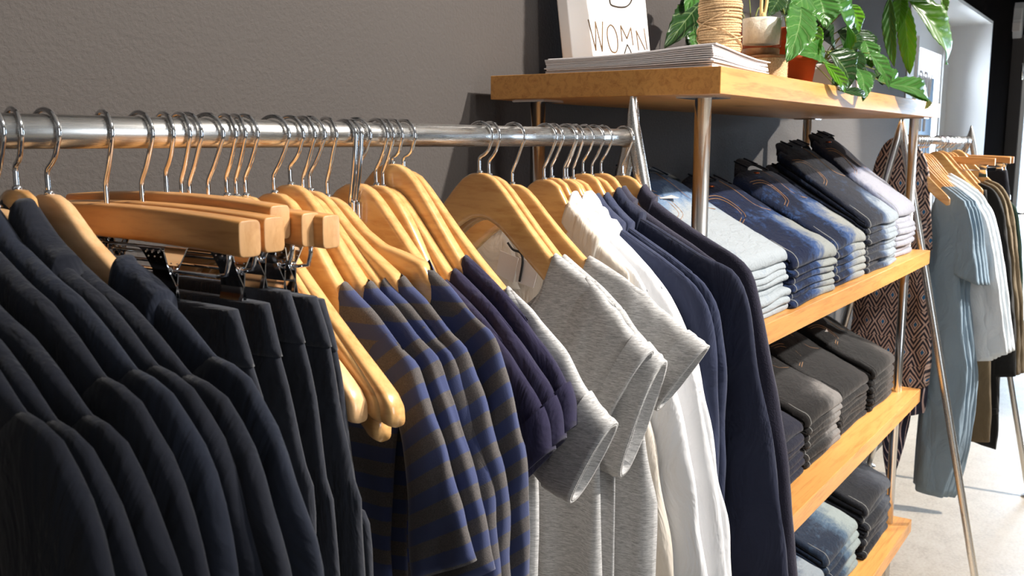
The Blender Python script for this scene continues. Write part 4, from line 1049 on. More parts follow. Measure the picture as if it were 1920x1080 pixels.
def jeans_stack(x0, x1, board, layers, hf, hr, D, mat, topmat, group, where, noun, y0=.018, top_h=1.5, seed=0, tags=(0,), waist='denim_ink', jit=.009, bands=1, button=True, band_w=None):
    M = MW; zb = BOARD_Z[board]; W = x1-x0; r = random.Random(seed)
    zf = zr = 0
    for k in range(layers):
        last = k == layers-1
        a, b = hf*r.uniform(.82,1.18), hr*r.uniform(.95,1.05)
        if last: a *= top_h; b *= 1.25
        dx, dy, dw = r.uniform(-jit,jit), r.uniform(-jit,jit)*.8, r.uniform(-jit,jit)
        if last: pos = 'topmost'
        elif k == 0: pos = 'bottom'
        else: pos = ORD[k]+' from the board of'
        lab = ('%s %s %s' % ('topmost' if last else 'bottom' if k == 0 else ORD[k]+'-from-bottom', noun, where))
        t = thing('folded_jeans', lab, 'jeans', (x0+dx, SY+y0+dy, zb), 0, group)
        bm, path = jeans_mesh(W+dw, D, a, b, zf, zr, seed*13.7+k*1.9, puff=1 if last else .12, ss=seed)
        obj('denim_body', bm, M[topmat if last else mat], t)
        tube_obj('seam', path, .0009, M['stitch_pale' if not mat in ('denim_black','denim_soot','denim_ink') else 'denim_soot'], t, 6)
        if k >= layers-bands:
            # waistband: an open loop of dark cloth at the back of the pair
            wbm = B(); ww = (band_w or W*.80)/2; n = 48; rows = []
            cx, cy, cz = W*.5+(.0 if last else -.03-.012*(layers-k)), D*.93, zr+b*(.72 if last else .5)+(.005 if last else 0)
            for q, (u, o) in enumerate(((0,.0),(.010,.002),(.024,.003),(.035,.002),(.036,-.0012),(.034,-.003),(.018,-.003),(.0,-.0035))):
                row = []
                for j in range(n):
                    a2 = 2*PI*j/n; wav = 1+.16*math.sin(3*a2+seed+k)+.08*math.sin(5*a2+k)
                    px = cx+(ww+o)*math.cos(a2)+.006*math.sin(2*a2+seed); rad = (b*.42+((.0145) if last else .012)+o)*math.sin(a2)*wav
                    row.append(wbm.verts.new((px, cy+u*.92+rad*.35+.012*nz(math.cos(a2)*1.5, math.sin(a2)*1.5, seed+k), cz+rad+u*.38)))
                rows.append(row)
            for p1, p2 in zip(rows, rows[1:]):
                for j in range(n): wbm.faces.new((p1[j], p1[(j+1)%n], p2[(j+1)%n], p2[j]))
            wo = subsurf(obj('waistband', wbm, M[waist], t), 1)
            for f in (.2,.5,.78):
                a2 = math.acos(2*f-1); wav = 1+.16*math.sin(3*a2+seed+k)+.08*math.sin(5*a2+k); rad = (b*.42+(.018 if last else .0155))*math.sin(a2)*wav
                lp = B(); px = cx+ww*math.cos(a2)+.006*math.sin(2*a2+seed); py = cy+rad*.35+.012*nz(math.cos(a2)*1.5, math.sin(a2)*1.5, seed+k)
                add_box(lp, (-.005,-.004,-.001), (.005,.036,.0028), Matrix.Translation((px, py, cz+rad)) @ Matrix.Rotation(.39, 4, 'X'))
                bevel(obj('belt_loop', lp, M[waist], wo, smooth=False), .0015)
        if last:
            def top(x, y):
                return zf+(zr-zf)*(y/D)+a+(b-a)*(y/D)+.0055*nz(x*7+seed*3.7, y*5, seed)+math.sin(PI*x/W)*.010+.016*sstep(.55,.85,y/D)*math.sin(PI*x/W)**.5
            # pocket and fly stitching that lies on the top of the pair
            for q, (pts) in enumerate(([(.02,D*.86),(.07,D*.8),(.095,D*.68),(.085,D*.56),(.03,D*.5)], [(.02,D*.83),(.062,D*.775),(.083,D*.67),(.074,D*.575),(.03,D*.525)], [(W*.55,D*.95),(W*.57,D*.75),(W*.66,D*.62),(W*.85,D*.58)])):
                P = [(x, y, top(x, y)+.0004) for x, y in [(p.x, p.y) for p in spline(pts, 22)]]
                tube_obj('stitching', P, .0008, M['stitch'], t, 6)
            if button:
                lathe_obj('button', [(.0005,0),(.0085,0),(.0085,.003),(.006,.004),(.002,.0034)], M['copper'], t, (W*.3, D*.9, top(W*.3,D*.9)), 20)
        if (layers-1-k) in tags:
            cd = B(); tx = W*(.35 if last else .18); Mx = Matrix.Translation((tx, D*.82, (zf+(zr-zf)*.82+b)+.004)) @ Matrix.Rotation(.5+.3*k, 4, 'Z') @ Matrix.Rotation(-.15, 4, 'X')
            add_box(cd, (-.022,-.045,0), (.022,.045,.0008), Mx); obj('paper_tag', cd, M['card'], t, smooth=False)
        zf += a; zr += b
def build_jeans():
    D = .255
    m = 'on the middle shelf, %s'
    jeans_stack(1.655, 1.963, 1, 8, .0142, .0315, D, 'denim_ice', 'denim_ice', 'pale jeans on the middle shelf', 'in the pale stack nearest the front rack', 'ice-washed jeans', seed=1, top_h=1.9, tags=(0,), waist='denim_worn', y0=.020)
    jeans_stack(1.968, 2.285, 1, 6, .0145, .037, D, 'denim_blue', 'denim_blue', 'blue jeans on the middle shelf', 'in the stack beside the ice-washed pairs', 'faded blue jeans', seed=2, top_h=1.9, tags=(), waist='denim_ink', y0=.016)
    jeans_stack(2.295, 2.595, 1, 6, .0175, .041, D, 'denim_mid', 'denim_mid', 'mid blue jeans on the middle shelf', 'in the central stack of five', 'mid blue jeans', seed=3, top_h=1.7, tags=(), waist='denim_ink', y0=.020)
    jeans_stack(2.605, 2.945, 1, 9, .0150, .0335, D, 'denim_deep', 'denim_deep', 'deep blue jeans on the middle shelf', 'in the tall stack with loose dark waists', 'deep blue jeans', seed=4, top_h=1.5, tags=(1,), waist='denim_ink', y0=.022, bands=3, button=False)
    jeans_stack(2.950, 3.208, 1, 8, .0155, .042, D, 'denim_lilac', 'denim_lilac', 'lilac grey jeans on the middle shelf', 'in the stack beside the far post', 'lilac grey jeans', seed=5, top_h=2.0, tags=(), waist='denim_ink', y0=.030)
    jeans_stack(1.985, 2.295, 2, 7, .0155, .030, D-.01, 'denim_ink', 'denim_ink', 'ink jeans on the third shelf', 'in the stack half behind the knits', 'ink blue jeans', seed=6, top_h=1.6, tags=(), y0=.068, button=False)
    jeans_stack(2.305, 2.615, 2, 7, .0178, .032, D-.01, 'denim_grey', 'denim_grey', 'grey jeans on the third shelf', 'in the washed grey stack', 'washed grey jeans', seed=7, top_h=1.6, tags=(), y0=.070, waist='denim_soot')
    jeans_stack(2.620, 2.925, 2, 7, .0160, .032, D-.01, 'denim_black', 'denim_black', 'black jeans on the third shelf', 'in the plain black stack', 'black jeans', seed=8, top_h=1.9, tags=(), y0=.072, waist='denim_soot', jit=.003)
    jeans_stack(2.930, 3.208, 2, 6, .0205, .038, D-.01, 'denim_soot', 'denim_soot', 'soot jeans on the third shelf', 'in the soot stack by the far post', 'faded soot jeans', seed=9, top_h=1.7, tags=(0,), y0=.060, waist='denim_soot', jit=.004)
    jeans_stack(2.16, 2.50, 3, 6, .0185, .032, D-.01, 'denim_deep', 'denim_deep', 'dark jeans on the bottom shelf', 'in the bottom-shelf stack behind the knits', 'dark blue jeans', seed=10, top_h=1.5, tags=(), y0=.062, button=False)
    jeans_stack(2.515, 2.845, 3, 7, .0200, .034, D-.01, 'denim_worn', 'denim_worn', 'worn blue jeans on the bottom shelf', 'in the worn stack on the bottom shelf', 'worn blue jeans', seed=11, top_h=1.6, tags=(0,2), y0=.056)
    jeans_stack(2.885, 3.208, 3, 7, .0220, .038, D-.01, 'denim_char', 'denim_char', 'charcoal jeans on the bottom shelf', 'in the charcoal stack on the bottom shelf', 'charcoal jeans', seed=12, top_h=1.7, tags=(), y0=.050, waist='denim_soot')
# ================================================================ things on the top board
ZT = BOARD_Z[0]
def leaf_bm(base, tip, width, up=Vector((0,0,1)), bow=.15, fold=.18, lobes=0, seed=0, wave=.04, twist=0):
    """a leaf blade from base to tip, folded along the midrib and bowed"""
    base, tip = Vector(base), Vector(tip); ax = tip-base; L = ax.length; ax /= L
    side = ax.cross(up).normalized(); nrm = side.cross(ax).normalized()
    if twist:
        R = Matrix.Rotation(twist, 3, ax); side = R @ side; nrm = R @ nrm
    bm = B(); uvl = bm.loops.layers.uv.verify(); nv, nu = 22, 5; g = {}
    for i in range(nv+1):
        t = i/nv; w = width*.5*(max(0,math.sin(PI*t**.8))**.75)*(1+.05*(1 if i % 2 else -1)*(.1<t<.95)) if 0 < t < 1 else .0004
        if lobes: w *= 1+.35*math.sin(t*PI*2*lobes+1)
        for j in range(-nu, nu+1):
            u = j/nu
            p = base+ax*(L*t)+side*(w*u)+nrm*(bow*L*math.sin(PI*t)*.5+abs(u)*w*fold*2+wave*width*math.sin(t*14+seed+u*2)*abs(u))
            g[i,j] = (bm.verts.new(p), u, t)
    for i in range(nv):
        for j in range(-nu, nu):
            vs = [g[i,j], g[i,j+1], g[i+1,j+1], g[i+1,j]]
            f = bm.faces.new([v[0] for v in vs])
            for l, v in zip(f.loops, vs): l[uvl].uv = (v[1], v[2])
    return bm
def add_leaf(t, base, tip, width, mat='leaf', **k):
    o = obj('leaf', leaf_bm(base, tip, width, **k), MW[mat], t)
    m = o.modifiers.new('thick', 'SOLIDIFY'); m.thickness = .0006
    return o
def pot_mesh(r0, r1, h, rim=.012, wall=.004):
    return [(r0*.5,0),(r0,0),(r0+(r1-r0)*.8,h*.78),(r1,h*.78),(r1+.003,h*.8),(r1+.004,h*.98),(r1,h),(r1-wall,h),(r1-wall-.001,h*.9),(r1-wall-.004,h*.86),(.01,h*.86)]
def build_props():
    M = MW
    def T(px, Y): v = at(px[0], px[1], Y=Y); return v
    # ---- white canvas sign with hand lettered WOMAN
    yc, xc0, xc1 = 1.0, at(1080,96,Y=1.0).x, at(1228,92,Y=1.0).x
    s = thing('canvas_sign', 'white canvas sign with thin hand-drawn letters, leaning behind the magazines', 'sign', ((xc0+xc1)/2, yc, ZT))
    wS = xc1-xc0; lean = math.radians(7.5); hS = .36
    bm = B(); add_box(bm, (-wS/2, 0, 0), (wS/2, .026, hS)); cv = bevel(obj('canvas', bm, M['canvas'], s, smooth=False), .003, 3)
    # strokes follow the drawing; laid on the canvas face
    org = Vector((s.location.x, yc, ZT))
    R = Matrix.Rotation(-lean, 4, 'X'); Ri = R.inverted()
    cv.rotation_euler = (-lean, 0, 0)
    n_w = R.to_3x3() @ Vector((0,-1,0))
    def onface(x, y):
        d = RT*((x-960)/F_PX) - UP*((y-540)/F_PX) + FW; o = Vector((0,0,H)); k = n_w.dot(org-o)/n_w.dot(d)
        v = Ri @ (o+d*k-org); return (v.x, -.0006, v.z)
    def px(q): return (1060+q[0]/9.817, q[1]/9.817)
    letters = {'letter_w': [[(415,360),(560,935)],[(560,935),(545,395),(675,950)],[(675,950),(678,400)]],
      'letter_o': [[(815,465),(775,520),(765,640),(785,780),(820,890),(860,955),(930,960),(958,880),(955,740),(930,610),(880,500),(835,462),(815,465)]],
      'letter_m': [[(1040,770),(1012,470),(1130,715),(1197,510),(1243,835)]], 'letter_a': [[(1100,935),(1135,820),(1195,935)],[(1085,985),(1105,925)],[(1210,985),(1190,925)]],
      'letter_n': [[(1345,930),(1297,565),(1465,920)],[(1500,915),(1440,520)]],
      'drawn_ring': [[(760,-420),(740,-260),(800,-60),(815,50),(850,100),(1000,135),(1110,125),(1180,70),(1215,0),(1260,-140),(1270,-300),(1200,-430),(1000,-480),(850,-470),(760,-420)]]}
    for nm, strokes in letters.items():
        b = B()
        for st_ in strokes:
            pts = [onface(*px(q)) for q in st_]
            if nm in ('letter_o', 'drawn_ring'): pts = spline(pts, 48)
            for a, c in zip(pts, pts[1:]): add_tube(b, [a, c], .0015 if nm != 'drawn_ring' else .002, 6)
        o = obj(nm, b, M['ink_dark'] if nm in ('letter_a', 'drawn_ring') else M['ink'], cv)
    # ---- magazines: a slumped stack with the front corner lifted
    mx0, mx1, my0, my1 = 1.512, 1.775, .625, .945
    nM = 11; base_t = .0026
    for k in range(nM):
        r = random.Random(k+5); bm = B(); nx, ny = 16, 20; g = {}
        jx, jy = r.uniform(-.003,.003), r.uniform(-.003,.003)
        for i in range(nx+1):
            for j in range(ny+1):
                u, v = i/nx, j/ny
                x = mx0+jx+(mx1-mx0)*u; y = my0+jy+(my1-my0)*v
                lift = .011*math.exp(-((u*.9)**2+(v*1.2)**2)*5)*(k+1)/nM
                zz = k*base_t*(1-.22*u-.02*v)+lift+.0012*math.sin(u*5+k*.4)*k/nM+.003*max(0,u-.75)*4*(k/nM)*(1 if k > 6 else 0)*(1-v)
                for l, dz in ((0, .0002), (1, base_t*.86*(1-.2*u))):
                    g[i,j,l] = bm.verts.new((x-mx0, y-my0, zz+dz))
        for i in range(nx):
            for j in range(ny):
                for l in (0,1): bm.faces.new((g[i,j,l],g[i+1,j,l],g[i+1,j+1,l],g[i,j+1,l]))
        for i in range(nx):
            for j in (0,ny): bm.faces.new((g[i,j,0],g[i+1,j,0],g[i+1,j,1],g[i,j,1]))
        for j in range(ny):
            for i in (0,nx): bm.faces.new((g[i,j,0],g[i,j+1,0],g[i,j+1,1],g[i,j,1]))
        o = obj('magazine', bm, M['paper'], None, smooth=False); o.location = (mx0, my0, ZT)
        tag(o, ('topmost white magazine' if k == nM-1 else 'bottom white magazine' if k == 0 else ORD[k]+' white magazine up')+' of the stack on the corner of the top shelf', 'magazine', 'white magazines on the top shelf')
    # ---- big spool of jute twine
    p = at(1348,95,Y=.73); zs = p.z
    sp = thing('twine_spool', 'large spool of jute twine standing behind the magazines', 'twine spool', (p.x, .73, ZT))
    R0 = .038; hS2 = .40; lathe_obj('core', [(.01,0),(R0-.002,0),(R0-.002,hS2),(.01,hS2)], M['twine'], sp, n=32)
    bm = B(); rw = random.Random(9); pts = []; turns = 90; per = 26
    tilt = [rw.uniform(-.004,.004) for _ in range(turns+2)]; ph = [rw.uniform(0,6.3) for _ in range(turns+2)]; bul = [rw.uniform(-.0008,.0022) for _ in range(turns+2)]
    for k in range(turns*per+1):
        q = k/per; i = int(q); f = q-i; a = 2*PI*q
        tl = tilt[i]+(tilt[i+1]-tilt[i])*f; bb = bul[i]+(bul[i+1]-bul[i])*f
        pts.append((( R0+bb)*math.cos(a), (R0+bb)*math.sin(a), .004+(hS2-.008)*q/turns+tl*math.sin(a+ph[i//6])))
    add_tube(bm, pts, .0024, 7); obj('winding', bm, M['twine'], sp)
    rr = random.Random(2)
    for q in range(12):
        a0 = rr.uniform(0, 2*PI); z0 = rr.uniform(.02, .32); dz = rr.choice((-.06,-.04,.01,.02,.05)); pts = [((R0+.0042)*math.cos(a0+a), (R0+.0042)*math.sin(a0+a), z0+dz*(a/2.8)) for a in [2.8*k/20 for k in range(21)]]
        tube_obj('loose_strand', pts, .0014, M['twine'], sp, 8)
    # ---- small twine roll with a wooden disc
    p = at(1462,143,Y=.635)
    sm = thing('twine_roll', 'low roll of jute twine between the magazines and the terracotta pot', 'twine roll', (p.x+.005, .66, ZT))
    bm = B(); prof = [(.012,0)]
    for k in range(27): prof.append((.036*(1+(.035 if k % 2 else -.035)), .04*k/26))
    prof.append((.012,.04)); add_lathe(bm, prof, n=40); obj('winding', bm, M['twine'], sm)
    lathe_obj('end_disc', [(.008,.04),(.036,.04),(.038,.042),(.036,.0455),(.008,.0455)], M['coaster'], sm)
    # ---- glass pot with pale grit on a stand
    Yg = .685; a, b = at(1387,92,Y=Yg), at(1462,92,Y=Yg); cx = (a.x+b.x)/2; rad = (at(1387,60,X=cx).y-at(1462,60,X=cx).y)/2
    zb, ztp = at(1425,92,X=cx).z, at(1425,27,X=cx).z
    zb = max(zb, ZT+.02)
    cs = thing('wooden_stand', 'round dark wooden stand under the glass pot', 'stand', (cx, Yg, ZT))
    lathe_obj('turned_disc', [(.01,0),(rad*.80,0),(rad*.80,.006),(rad*.55,.012),(rad*.55,zb-ZT-.018),(rad*.88,zb-ZT-.012),(rad*.9,zb-ZT-.002),(rad*.86,zb-ZT),(.01,zb-ZT)], M['coaster'], cs)
    gp = thing('glass_pot', 'glass pot filled with pale grit, holding two dry stalks', 'plant pot', (cx, Yg, zb)); hg = ztp-zb
    lathe_obj('glass_body', [(.005,0),(rad*.86,0),(rad*.93,.004),(rad*.98,hg*.88),(rad*1.05,hg*.9),(rad*1.06,hg*.97),(rad*1.03,hg),(rad*.97,hg),(rad*.93,hg*.9),(rad*.88,.008),(.005,.006)], M['glass'], gp, n=56)
    lathe_obj('grit_fill', [(.004,.0075),(rad*.872,.009),(rad*.922,hg*.86),(rad*.7,hg*.885),(.004,hg*.88)], M['gravel'], gp, n=48)
    for d, tp in ((-.004,(.01,.004,.2)),(.008,(.028,-.006,.2))):
        tube_obj('dry_stalk', spline([(d,0,hg*.85),(d+tp[0]*.3,tp[1]*.5,hg+.03),(tp[0],tp[1],hg+tp[2]*.7)], 14), .0035, M['bulb'], gp, 8)
    lathe_obj('bulb', [(.001,-.004),(.006,0),(.006,.004),(.004,.008),(.002,.010)], M['bulb'], gp, (-.002,-.003,hg*.9), 16)
    # ---- terracotta pots
    def pot(name, label, px_c, Y, r0, r1, h, mat, soil=True):
        p = at(px_c[0], px_c[1], Y=Y); t = thing(name, label, 'plant pot', (p.x, Y, ZT))
        lathe_obj('clay_pot', pot_mesh(r0, r1, h), M[mat], t, n=48)
        lathe_obj('soil', [(.003,h*.80),(r1-.012,h*.80),(r1-.016,h*.89),(.003,h*.9)], M['soil'], t, n=30)
        return t
    pA = pot('terracotta_pot', 'glossy dark red terracotta pot behind the twine spool', (1408,80), .85, .042, .056, .155, 'terracotta_red')
    pB = pot('terracotta_pot', 'tall orange terracotta pot behind the glass pot', (1475,110), .79, .040, .056, .150, 'terracotta')
    pC = pot('terracotta_pot', 'low orange terracotta pot at the front edge beside the twine roll', (1499,147), .68, .026, .036, .066, 'terracotta')
    # ---- white planter boxes
    p0, p1 = at(1527,165,Y=.76), at(1600,172,Y=.76)
    wp = thing('white_planter', 'square white planter hidden behind the trailing leaves', 'planter', ((p0.x+p1.x)/2, .79, ZT)); hw = .075
    bm = B(); add_box(bm, (-hw,-.055,0), (hw,.055,.085)); bevel(obj('box', bm, M['ceramic'], wp, smooth=False), .004)
    box_obj('soil', (-hw+.008,-.047,.085), (hw-.008,.047,.089), M['soil'], wp)
    q = at(1632,150,Y=.80); cd = thing('white_card', 'white card standing among the trailing leaves', 'card', (q.x, .82, ZT))
    bm = B(); add_box(bm, (-.05,0,0), (.05,.003,.15), Matrix.Rotation(-.12, 4, 'X')); obj('sheet', bm, M['card'], cd, smooth=False)
    # ---- trailing plant
    tp = thing('trailing_plant', 'leafy trailing plant spilling over the front edge of the top shelf', 'plant', wp.location+Vector((0,0,.089)))
    o = tp.location
    up = Vector((-.5,-.75,.45))
    LV = [((1560,-5),(1580,98),62,.64,.66,'leaf',0),((1535,-6),(1546,52),46,.66,.64,'leaf',.2),((1502,14),(1476,117),44,.63,.60,'leaf',.1),((1510,-10),(1478,18),40,.66,.65,'leaf',-.3),
          ((1556,98),(1592,166),48,.62,.60,'leaf_dark',.2),((1545,112),(1496,100),34,.64,.63,'leaf',-.2),((1545,118),(1584,174),18,.60,.595,'leaf_bright',.7),((1527,50),(1534,106),22,.64,.62,'leaf_bright',.8),
          ((1594,10),(1611,62),22,.66,.66,'leaf_bright',.5),((1606,58),(1622,112),40,.68,.66,'leaf_dark',0),((1528,62),(1560,110),44,.70,.70,'leaf_dark',0),((1622,76),(1634,128),28,.66,.64,'leaf',.3),
          ((1630,100),(1667,168),26,.64,.61,'leaf',.2),((1607,128),(1618,190),26,.62,.585,'leaf',.1),((1626,132),(1612,176),18,.64,.60,'leaf_dark',.1),((1646,150),(1690,165),30,.64,.62,'leaf',0),((1662,158),(1734,204),30,.62,.59,'leaf',.1),((1694,172),(1738,192),16,.60,.59,'leaf_bright',.3),
          ((1575,170),(1622,184),12,.60,.585,'leaf_dark',.3),((1570,60),(1600,120),50,.70,.68,'leaf_dark',0),((1598,96),(1606,150),26,.68,.64,'leaf_dark',.4),((1585,110),(1560,165),30,.70,.70,'leaf_dark',0),((1520,20),(1500,70),30,.72,.72,'leaf_dark',0),((1640,130),(1655,160),20,.66,.64,'leaf_dark',0)]
    for n, (a, b, w, ya, yb, mt, tw) in enumerate(LV):
        A, Bp = at(*a, Y=ya), at(*b, Y=yb); sc = (A-Vector((0,0,H))).length/F_PX
        if Bp.z < ZT+.004 and Bp.y > SY: Bp = at(*b, Y=SY-.012)
        add_leaf(tp, A-o, Bp-o, w*sc*1.3, mt, up=up, bow=.18+.06*math.sin(n*2.1), seed=n, twist=tw)
        r0_ = Vector((o.x+(A.x-o.x)*.35, .79, o.z-.004)); m_ = (A+r0_)/2+Vector((0,.01,.018))
        if (A-r0_).length > .03: tube_obj('petiole', [q_-o for q_ in spline([tuple(r0_), tuple(m_), tuple(A)], 12)], .0012, M['stem'], tp, 6)
    stems = [((1560,-60),(1562,-8),.70,.64),((1545,20),(1525,15),.74,.66),((1560,80),(1606,64),.74,.68),((1580,120),(1630,104),.76,.65),((1600,140),(1650,152),.76,.64),((1570,110),(1552,100),.76,.63)]
    for a, b, ya, yb in stems:
        A, Bp = at(*a, Y=ya), at(*b, Y=yb); m_ = (A+Bp)/2+Vector((0,0,.015)); r0_ = Vector((A.x*.3+o.x*.7, .79, o.z-.002))
        tube_obj('stem', [q_-o for q_ in spline([tuple(r0_), tuple(m_), tuple(Bp)], 16)], .0018, M['stem'], tp, 8)
    # ---- dark leaved plant by the spool, in the glossy pot
    dp = thing('broad_leaved_plant', 'dark broad-leaved plant between the canvas sign and the twine spool', 'plant', pA.location+Vector((0,0,.137))); o2 = dp.location
    for n, (a, b, w, ya, yb, mt) in enumerate([((1318,2),(1246,92),40,.99,.98,'leaf_dark'),((1312,40),(1290,92),34,.97,.96,'leaf_dark'),((1310,-30),(1284,22),26,.98,.97,'leaf'),((1330,30),(1312,96),34,.88,.86,'leaf_dark'),((1400,-10),(1420,-40),30,.86,.84,'leaf'),((1432,20),(1452,-10),26,.85,.85,'leaf_dark'),((1300,55),(1302,95),20,.95,.94,'leaf')]):
        A, Bp = at(*a, Y=ya), at(*b, Y=yb); sc = (A-Vector((0,0,H))).length/F_PX
        add_leaf(dp, A-o2, Bp-o2, w*sc*1.3, mt, up=Vector((-.6,-.6,.5)), bow=.16, seed=n+40)
        if n > 1: tube_obj('petiole', [q_-o2 for q_ in spline([tuple(o2), tuple((A+o2)/2+Vector((0,0,.03))), tuple(A)], 12)], .0014, M['stem'], dp, 6)
    for a, ya in (((1318,2),.99),((1312,40),.97),((1330,30),.88)):
        A = at(*a, Y=ya); tube_obj('stem', [q_-o2 for q_ in spline([tuple(o2), tuple((o2+A)/2+Vector((0,0,.06))), tuple(A)], 14)], .002, M['stem'], dp, 8)
    # ---- tall lobed plant rising from the tall pot
    fp = thing('lobed_leaf_plant', 'tall plant with long lobed leaves hanging in front of the window', 'plant', pB.location+Vector((0,0,.133))); o3 = fp.location
    for n, (a, b, w, ya, yb, mt, tw) in enumerate([((1702,-2),(1774,121),44,.70,.68,'leaf_bright',.2),((1694,2),(1706,140),22,.70,.69,'leaf_bright',.6),((1690,0),(1741,26),20,.70,.70,'leaf_bright',-.4),((1668,-4),(1677,126),18,.71,.69,'leaf',.9),((1690,-8),(1683,60),20,.71,.70,'leaf_bright',.5),((1764,-10),(1773,25),12,.72,.71,'leaf_bright',.2),((1725,20),(1778,80),10,.69,.675,'leaf',.9),((1470,30),(1482,-40),26,.79,.79,'leaf_dark',0),((1462,-4),(1440,30),22,.79,.78,'leaf_dark',0)]):
        A, Bp = at(*a, Y=ya), at(*b, Y=yb); sc = (A-Vector((0,0,H))).length/F_PX
        add_leaf(fp, A-o3, Bp-o3, w*sc*1.35, mt, up=Vector((-.7,-.6,.3)), bow=.12, seed=n+80, twist=tw)
        e_ = at(1694,-6,Y=.70) if a[0] > 1600 else o3
        if (A-e_).length > .012: tube_obj('petiole', [q_-o3 for q_ in spline([tuple(e_), tuple((A+e_)/2+Vector((0,0,.012))), tuple(A)], 10)], .0014, M['stem'], fp, 6)
    A = at(1694,-6,Y=.70)
    tube_obj('stem', [q_-o3 for q_ in spline([tuple(o3), tuple(o3+Vector((.08,-.01,.22))), tuple(o3.lerp(A,.6)+Vector((0,0,.22))), tuple(A)], 30)], .0028, M['stem'], fp, 8)
# ================================================================ the second rack, beyond the shelves
def build_far_rack():
    M = MW; ry = .73; xa, xb = 3.385, 4.715
    build_rack('second steel clothes rack, standing beyond the shelves near the window', xa, xb, ry)
    def X_of(px): return at(px, 263, Y=ry).x
    def S(px, X): return szp(px, X, ry)
    def drape(t, mat, O, I, X, T, name='body', **k):
        bm = B(); kk = dict(n=44, m=44, amp=.006, fq=24, seed=len(name), ex=.55); kk.update(k); add_loft(bm, S(O, X), S(I, X), T, **kk); return obj(name, bm, mat, t)
    G = 'clothes on the second rack'
    # patterned dress on the end of the rail
    X = xa+.075
    t = thing('patterned_dress', 'long dress printed with navy and beige diamonds at the end of the second rack', 'dress', (X, ry, RAIL_Z))
    drape(t, M['dress'], [(1702,256),(1722,280),(1730,310),(1737,400),(1741,480),(1745,580),(1746,660),(1740,722)], [(1680,256),(1660,268),(1644,300),(1632,350),(1618,430),(1606,540),(1598,640),(1594,735)], X, [(0,.012),(.1,.022),(1,.05)], amp=.020, fq=22, vrow=True)
    drape(t, M['dress'], [(1716,272),(1735,305),(1741,380),(1745,470)], [(1690,300),(1700,360),(1705,420),(1708,475)], X-.03, .014, 'sleeve', amp=.004, n=20, vrow=True)
    drape(t, M['pinstripe'], [(1738,716),(1737,745),(1733,772)], [(1604,725),(1612,752),(1620,782)], X, .045, 'striped_hem', amp=.012, fq=18, n=12, vrow=True)
    drape(t, M['pinstripe'], [(1708,770),(1695,830),(1672,905)], [(1662,772),(1652,830),(1660,905)], X-.02, .006, 'tie_sash', amp=.004, n=18)
    wood_hanger('wooden hanger inside the patterned dress', X, -.05, 0, ry=ry, S=.15, group='hangers on the second rack', drop=.8)
    # slate shirt dresses
    for n, (dx, dpx, lab, slv) in enumerate(((.11,0,'first slate blue shirt dress, its yoke and open sleeve facing the shelves',1),(.155,8,'second slate blue shirt dress, tucked behind the first',1),(.20,15,'third slate blue shirt dress, sleeve hem turned out',1),(.235,20,'last slate blue shirt dress, next to the pale shirts',1))):
        X = xa+dx+.03
        t = thing('shirt_dress', lab, 'dress', (X, ry, RAIL_Z), 0, G)
        sh = lambda P, k=1: [(x+dpx*k, y) for x, y in P]
        drape(t, M['shirt_blue'], sh([(1774,350),(1795,366),(1813,388),(1806,470),(1800,560),(1812,680),(1808,770),(1796,850),(1772,930)]), [(1766,350),(1747,395),(1740,500),(1734,620),(1728,740),(1722,830),(1716,915-n*12)], X, [(0,.006),(.08,.012),(1,.035)], amp=.012, fq=16, seed=n+3)
        drape(t, M['shirt_blue'], sh([(1806,382),(1816,394),(1824,440),(1830,490),(1836,536)]), sh([(1790,420),(1788,450),(1786,480),(1785,505),(1786,512)]), X-.008, [(0,.008),(1,.022)], 'sleeve', amp=.005, n=22, m=32)
        wood_hanger(ORD[n]+' glossy hanger of the slate shirt dresses', X, -.045, .05, ry=ry, S=.17, group='hangers on the second rack', bend=.2, drop=.9)
    # pale shirts
    for n, (dx, dpx) in enumerate(((.31,-14),(.35,-7),(.40,0))):
        X = xa+dx
        t = thing('pale_shirt', ORD[n]+' pale ice-white shirt after the slate dresses', 'shirt', (X, ry, RAIL_Z), 0, G)
        sh = lambda P: [(x+dpx, y+dpx*-.5) for x, y in P]
        drape(t, M['shirt_white'], sh([(1784,325),(1818,346),(1850,376),(1862,440),(1868,520),(1872,600),(1876,668)]), sh([(1776,325),(1774,360),(1778,440),(1784,520),(1796,600),(1830,668)]), X, [(0,.006),(.1,.014),(1,.022)], amp=.007, seed=n+20)
        drape(t, M['shirt_white'], sh([(1846,374),(1864,405),(1880,480),(1892,570),(1902,658)]), sh([(1836,430),(1844,470),(1852,530),(1858,600),(1862,662)]), X-.01, .018, 'sleeve', amp=.006, n=30, seed=n)
        wood_hanger(ORD[n]+' hanger of the pale shirts on the second rack', X, -.045, 0, ry=ry, S=.18, group='hangers on the second rack')
    # clip hangers and dark trousers
    cx_ = [at(1862,322,Y=ry-.185).x, at(1893,294,Y=ry-.185).x, at(1898,300,Y=ry-.19).x+.05]
    zc = [at(1862,322,X=cx_[0]).z-RAIL_Z+.02, at(1893,294,X=cx_[1]).z-RAIL_Z+.006, at(1898,302,X=cx_[2]).z-RAIL_Z+.006]
    for n in range(3):
        clip_hanger(['wooden clip hanger in front of the bare hangers on the second rack','higher wooden clip hanger near the end of the second rack','last wooden clip hanger on the second rack'][n], min(cx_[n], 4.66), max(-.06, min(-.04, zc[n])), 0, .19, ry=ry, group='clip hangers on the second rack', clips=(.15,), simple=True)
